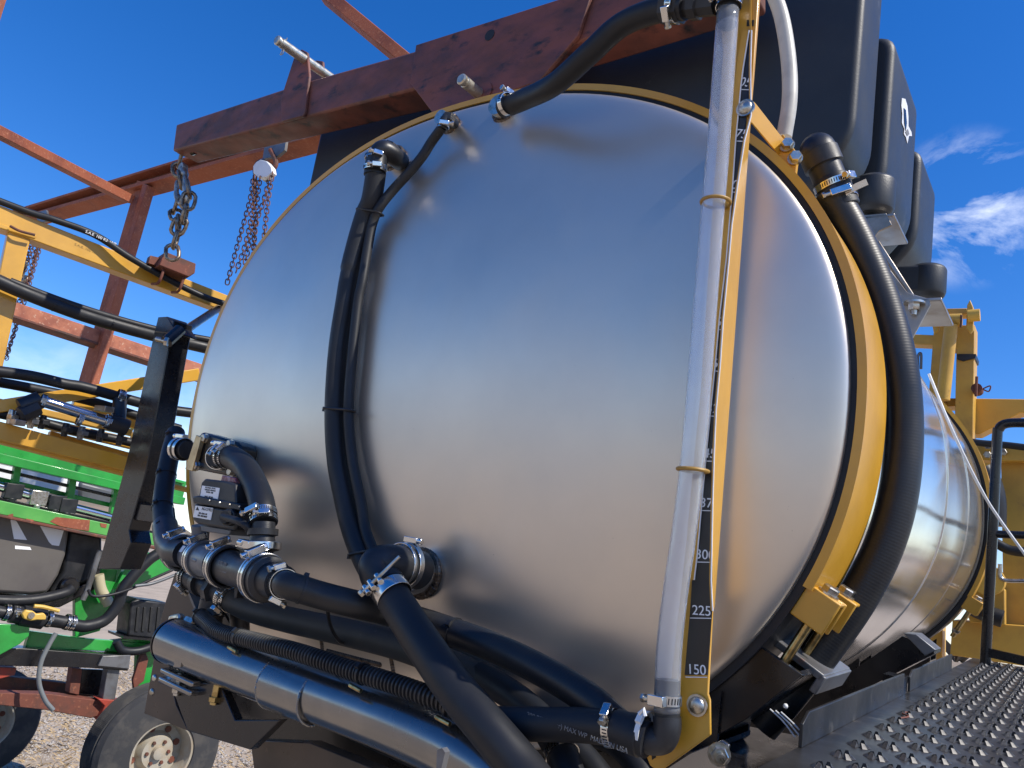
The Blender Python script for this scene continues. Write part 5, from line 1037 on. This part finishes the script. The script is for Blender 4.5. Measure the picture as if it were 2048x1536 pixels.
# ------------------------------------------------------------------ yellow mast beyond
hm2 = -2.75
mg = thing('lift_mast', 'weathered yellow lift mast with a hydraulic ram standing beyond the tank', 'mast', H(1900, 1250, hm2))
YP = [('mast_post', [(1868, 652), (1892, 650), (1888, 780), (1884, 1340), (1850, 1340), (1858, 780)], .0, .12),
      ('mast_post', [(1914, 650), (1950, 650), (1946, 885), (1942, 900), (1908, 900)], .0, .12),
      ('ear_plate', [(1866, 614), (1872, 603), (1880, 620), (1878, 660), (1868, 668), (1864, 650)], .10, .02),
      ('ear_plate', [(1934, 610), (1940, 599), (1947, 615), (1947, 660), (1940, 667), (1932, 655)], .10, .02),
      ('top_bar', [(1878, 617), (1935, 616), (1935, 628), (1878, 630)], .06, .08),
      ('cross_link', [(1824, 668), (1870, 670), (1870, 690), (1824, 688)], .0, .08), ('cross_link', [(1888, 674), (1918, 674), (1918, 698), (1888, 700)], .0, .08),
      ('boom_arm', [(1888, 796), (2048, 798), (2100, 800), (2100, 822), (2040, 826), (1960, 868), (1942, 868), (1942, 812), (1888, 812)], -.1, .12),
      ('side_bar', [(1940, 884), (2000, 888), (2100, 893), (2100, 922), (1996, 922), (1944, 918)], .12, .10),
      ('mid_rail', [(1945, 1030), (2100, 1036), (2100, 1056), (1945, 1048)], -.3, .1), ('far_post', [(1968, 922), (1984, 922), (1984, 1250), (1966, 1250)], -.5, .1),
      ('outer_post', [(2002, 922), (2048, 922), (2100, 924), (2100, 1310), (2008, 1300)], .05, .12),
      ('base_box', [(1905, 1240), (1970, 1245), (2100, 1255), (2100, 1340), (1900, 1310)], .10, .2),
      ('knuckle_plate', [(1955, 1160), (1975, 1150), (2010, 1180), (2010, 1250), (1940, 1245), (1930, 1215)], .15, .08),
      ('link_bar', [(1940, 1160), (2020, 1190), (2020, 1210), (1935, 1200)], -.2, .1)]
for nm, pts, o, th in YP: g_ = G(); g_.prism([H(x, y, hm2+o) for x, y in pts], A*th); obj(nm, g_, goldfar, mg, bevel=.004)
g_ = G(); g_.tube([H(1872, 642, hm2+.10), H(1924, 640, hm2+.10)], .030, 20, sp=0); g_.tube([H(1936, 632, hm2+.12), H(1960, 630, hm2+.12)], .028, 16, sp=0); obj('pivot_tube', g_, goldfar, mg)
g_ = G(); g_.tube([H(1902, 650, hm2+.12), H(1886, 800, hm2+.12)], .028, 20, sp=0); obj('hydraulic_ram', g_, goldfar, mg)
g_ = G(); g_.tube([H(1922, 630, hm2+.135), H(1922, 642, hm2+.14), H(1921, 655, hm2+.135)], .004, 6); obj('weld_bead', g_, rustd, mg)
g_ = G(); g_.prism([H(x, y, hm2+.01) for x, y in ((1914, 708), (1952, 708), (1951, 716), (1938, 719), (1926, 722), (1914, 718))], A*.14); obj('black_tape', g_, blackp, mg)
q = H(1954, 778, hm2+.05); g_ = G(); g_.lathe(q, N, [(-.05, .022), (.02, .022)], 16); g_.tube([q+N*.03+W*.05, q+N*.03-W*.04], .006, 8, sp=0); g_.tube([q+U*.02, q+U*.05+W*.015, q+U*.045-W*.01, q+U*.02], .003, 8); obj('hitch_pin', g_, rustd, mg)
for x, y in ((1976, 892), (1975, 910), (2006, 905), (1933, 1200)): g_ = G(); g_.hexa(H(x, y, hm2+.13), N, .016, .014); obj('bolt', g_, zinc, mg)
g_ = G(); g_.tube([H(1836, 738, hm2), H(1836, 712, hm2), H(1842, 708, hm2), H(1842, 738, hm2)], .006, 8); obj('wire_loop', g_, graym, mg)
for pts, r in (([(1926, 880), (1960, 886), (2010, 890), (2060, 896)], .014), ([(1962, 940), (1975, 960), (1985, 1000), (1985, 1050)], .05), ([(1975, 1090), (1968, 1120), (1962, 1140)], .03), ([(1945, 1215), (1975, 1228), (2005, 1238)], .035), ([(1990, 1085), (2020, 1100), (2060, 1105)], .02)):
    g_ = G(); g_.tube([H(x, y, hm2+.2) for x, y in pts], r, 14); obj('mast_hose', g_, rubber, mg)
g_ = G(); g_.prism([H(x, y, hm2+.2) for x, y in ((1958, 938), (1978, 940), (1996, 955), (1996, 1040), (1978, 1036), (1960, 985))], A*.1); obj('control_valve', g_, bpaint, mg, bevel=.01)
g_ = G(); g_.tube([H(2000, 1128, hm2+.3), H(2004, 1158, hm2+.3), H(2048, 1162, hm2+.3), H(2090, 1162, hm2+.3)], .008, 10); obj('safety_wire', g_, zinc, mg)
g_ = G(); g_.lathe(H(1976, 1160, hm2+.25), A, [(-.05, .06), (.05, .06)], 24); obj('pivot_boss', g_, goldfar, mg)
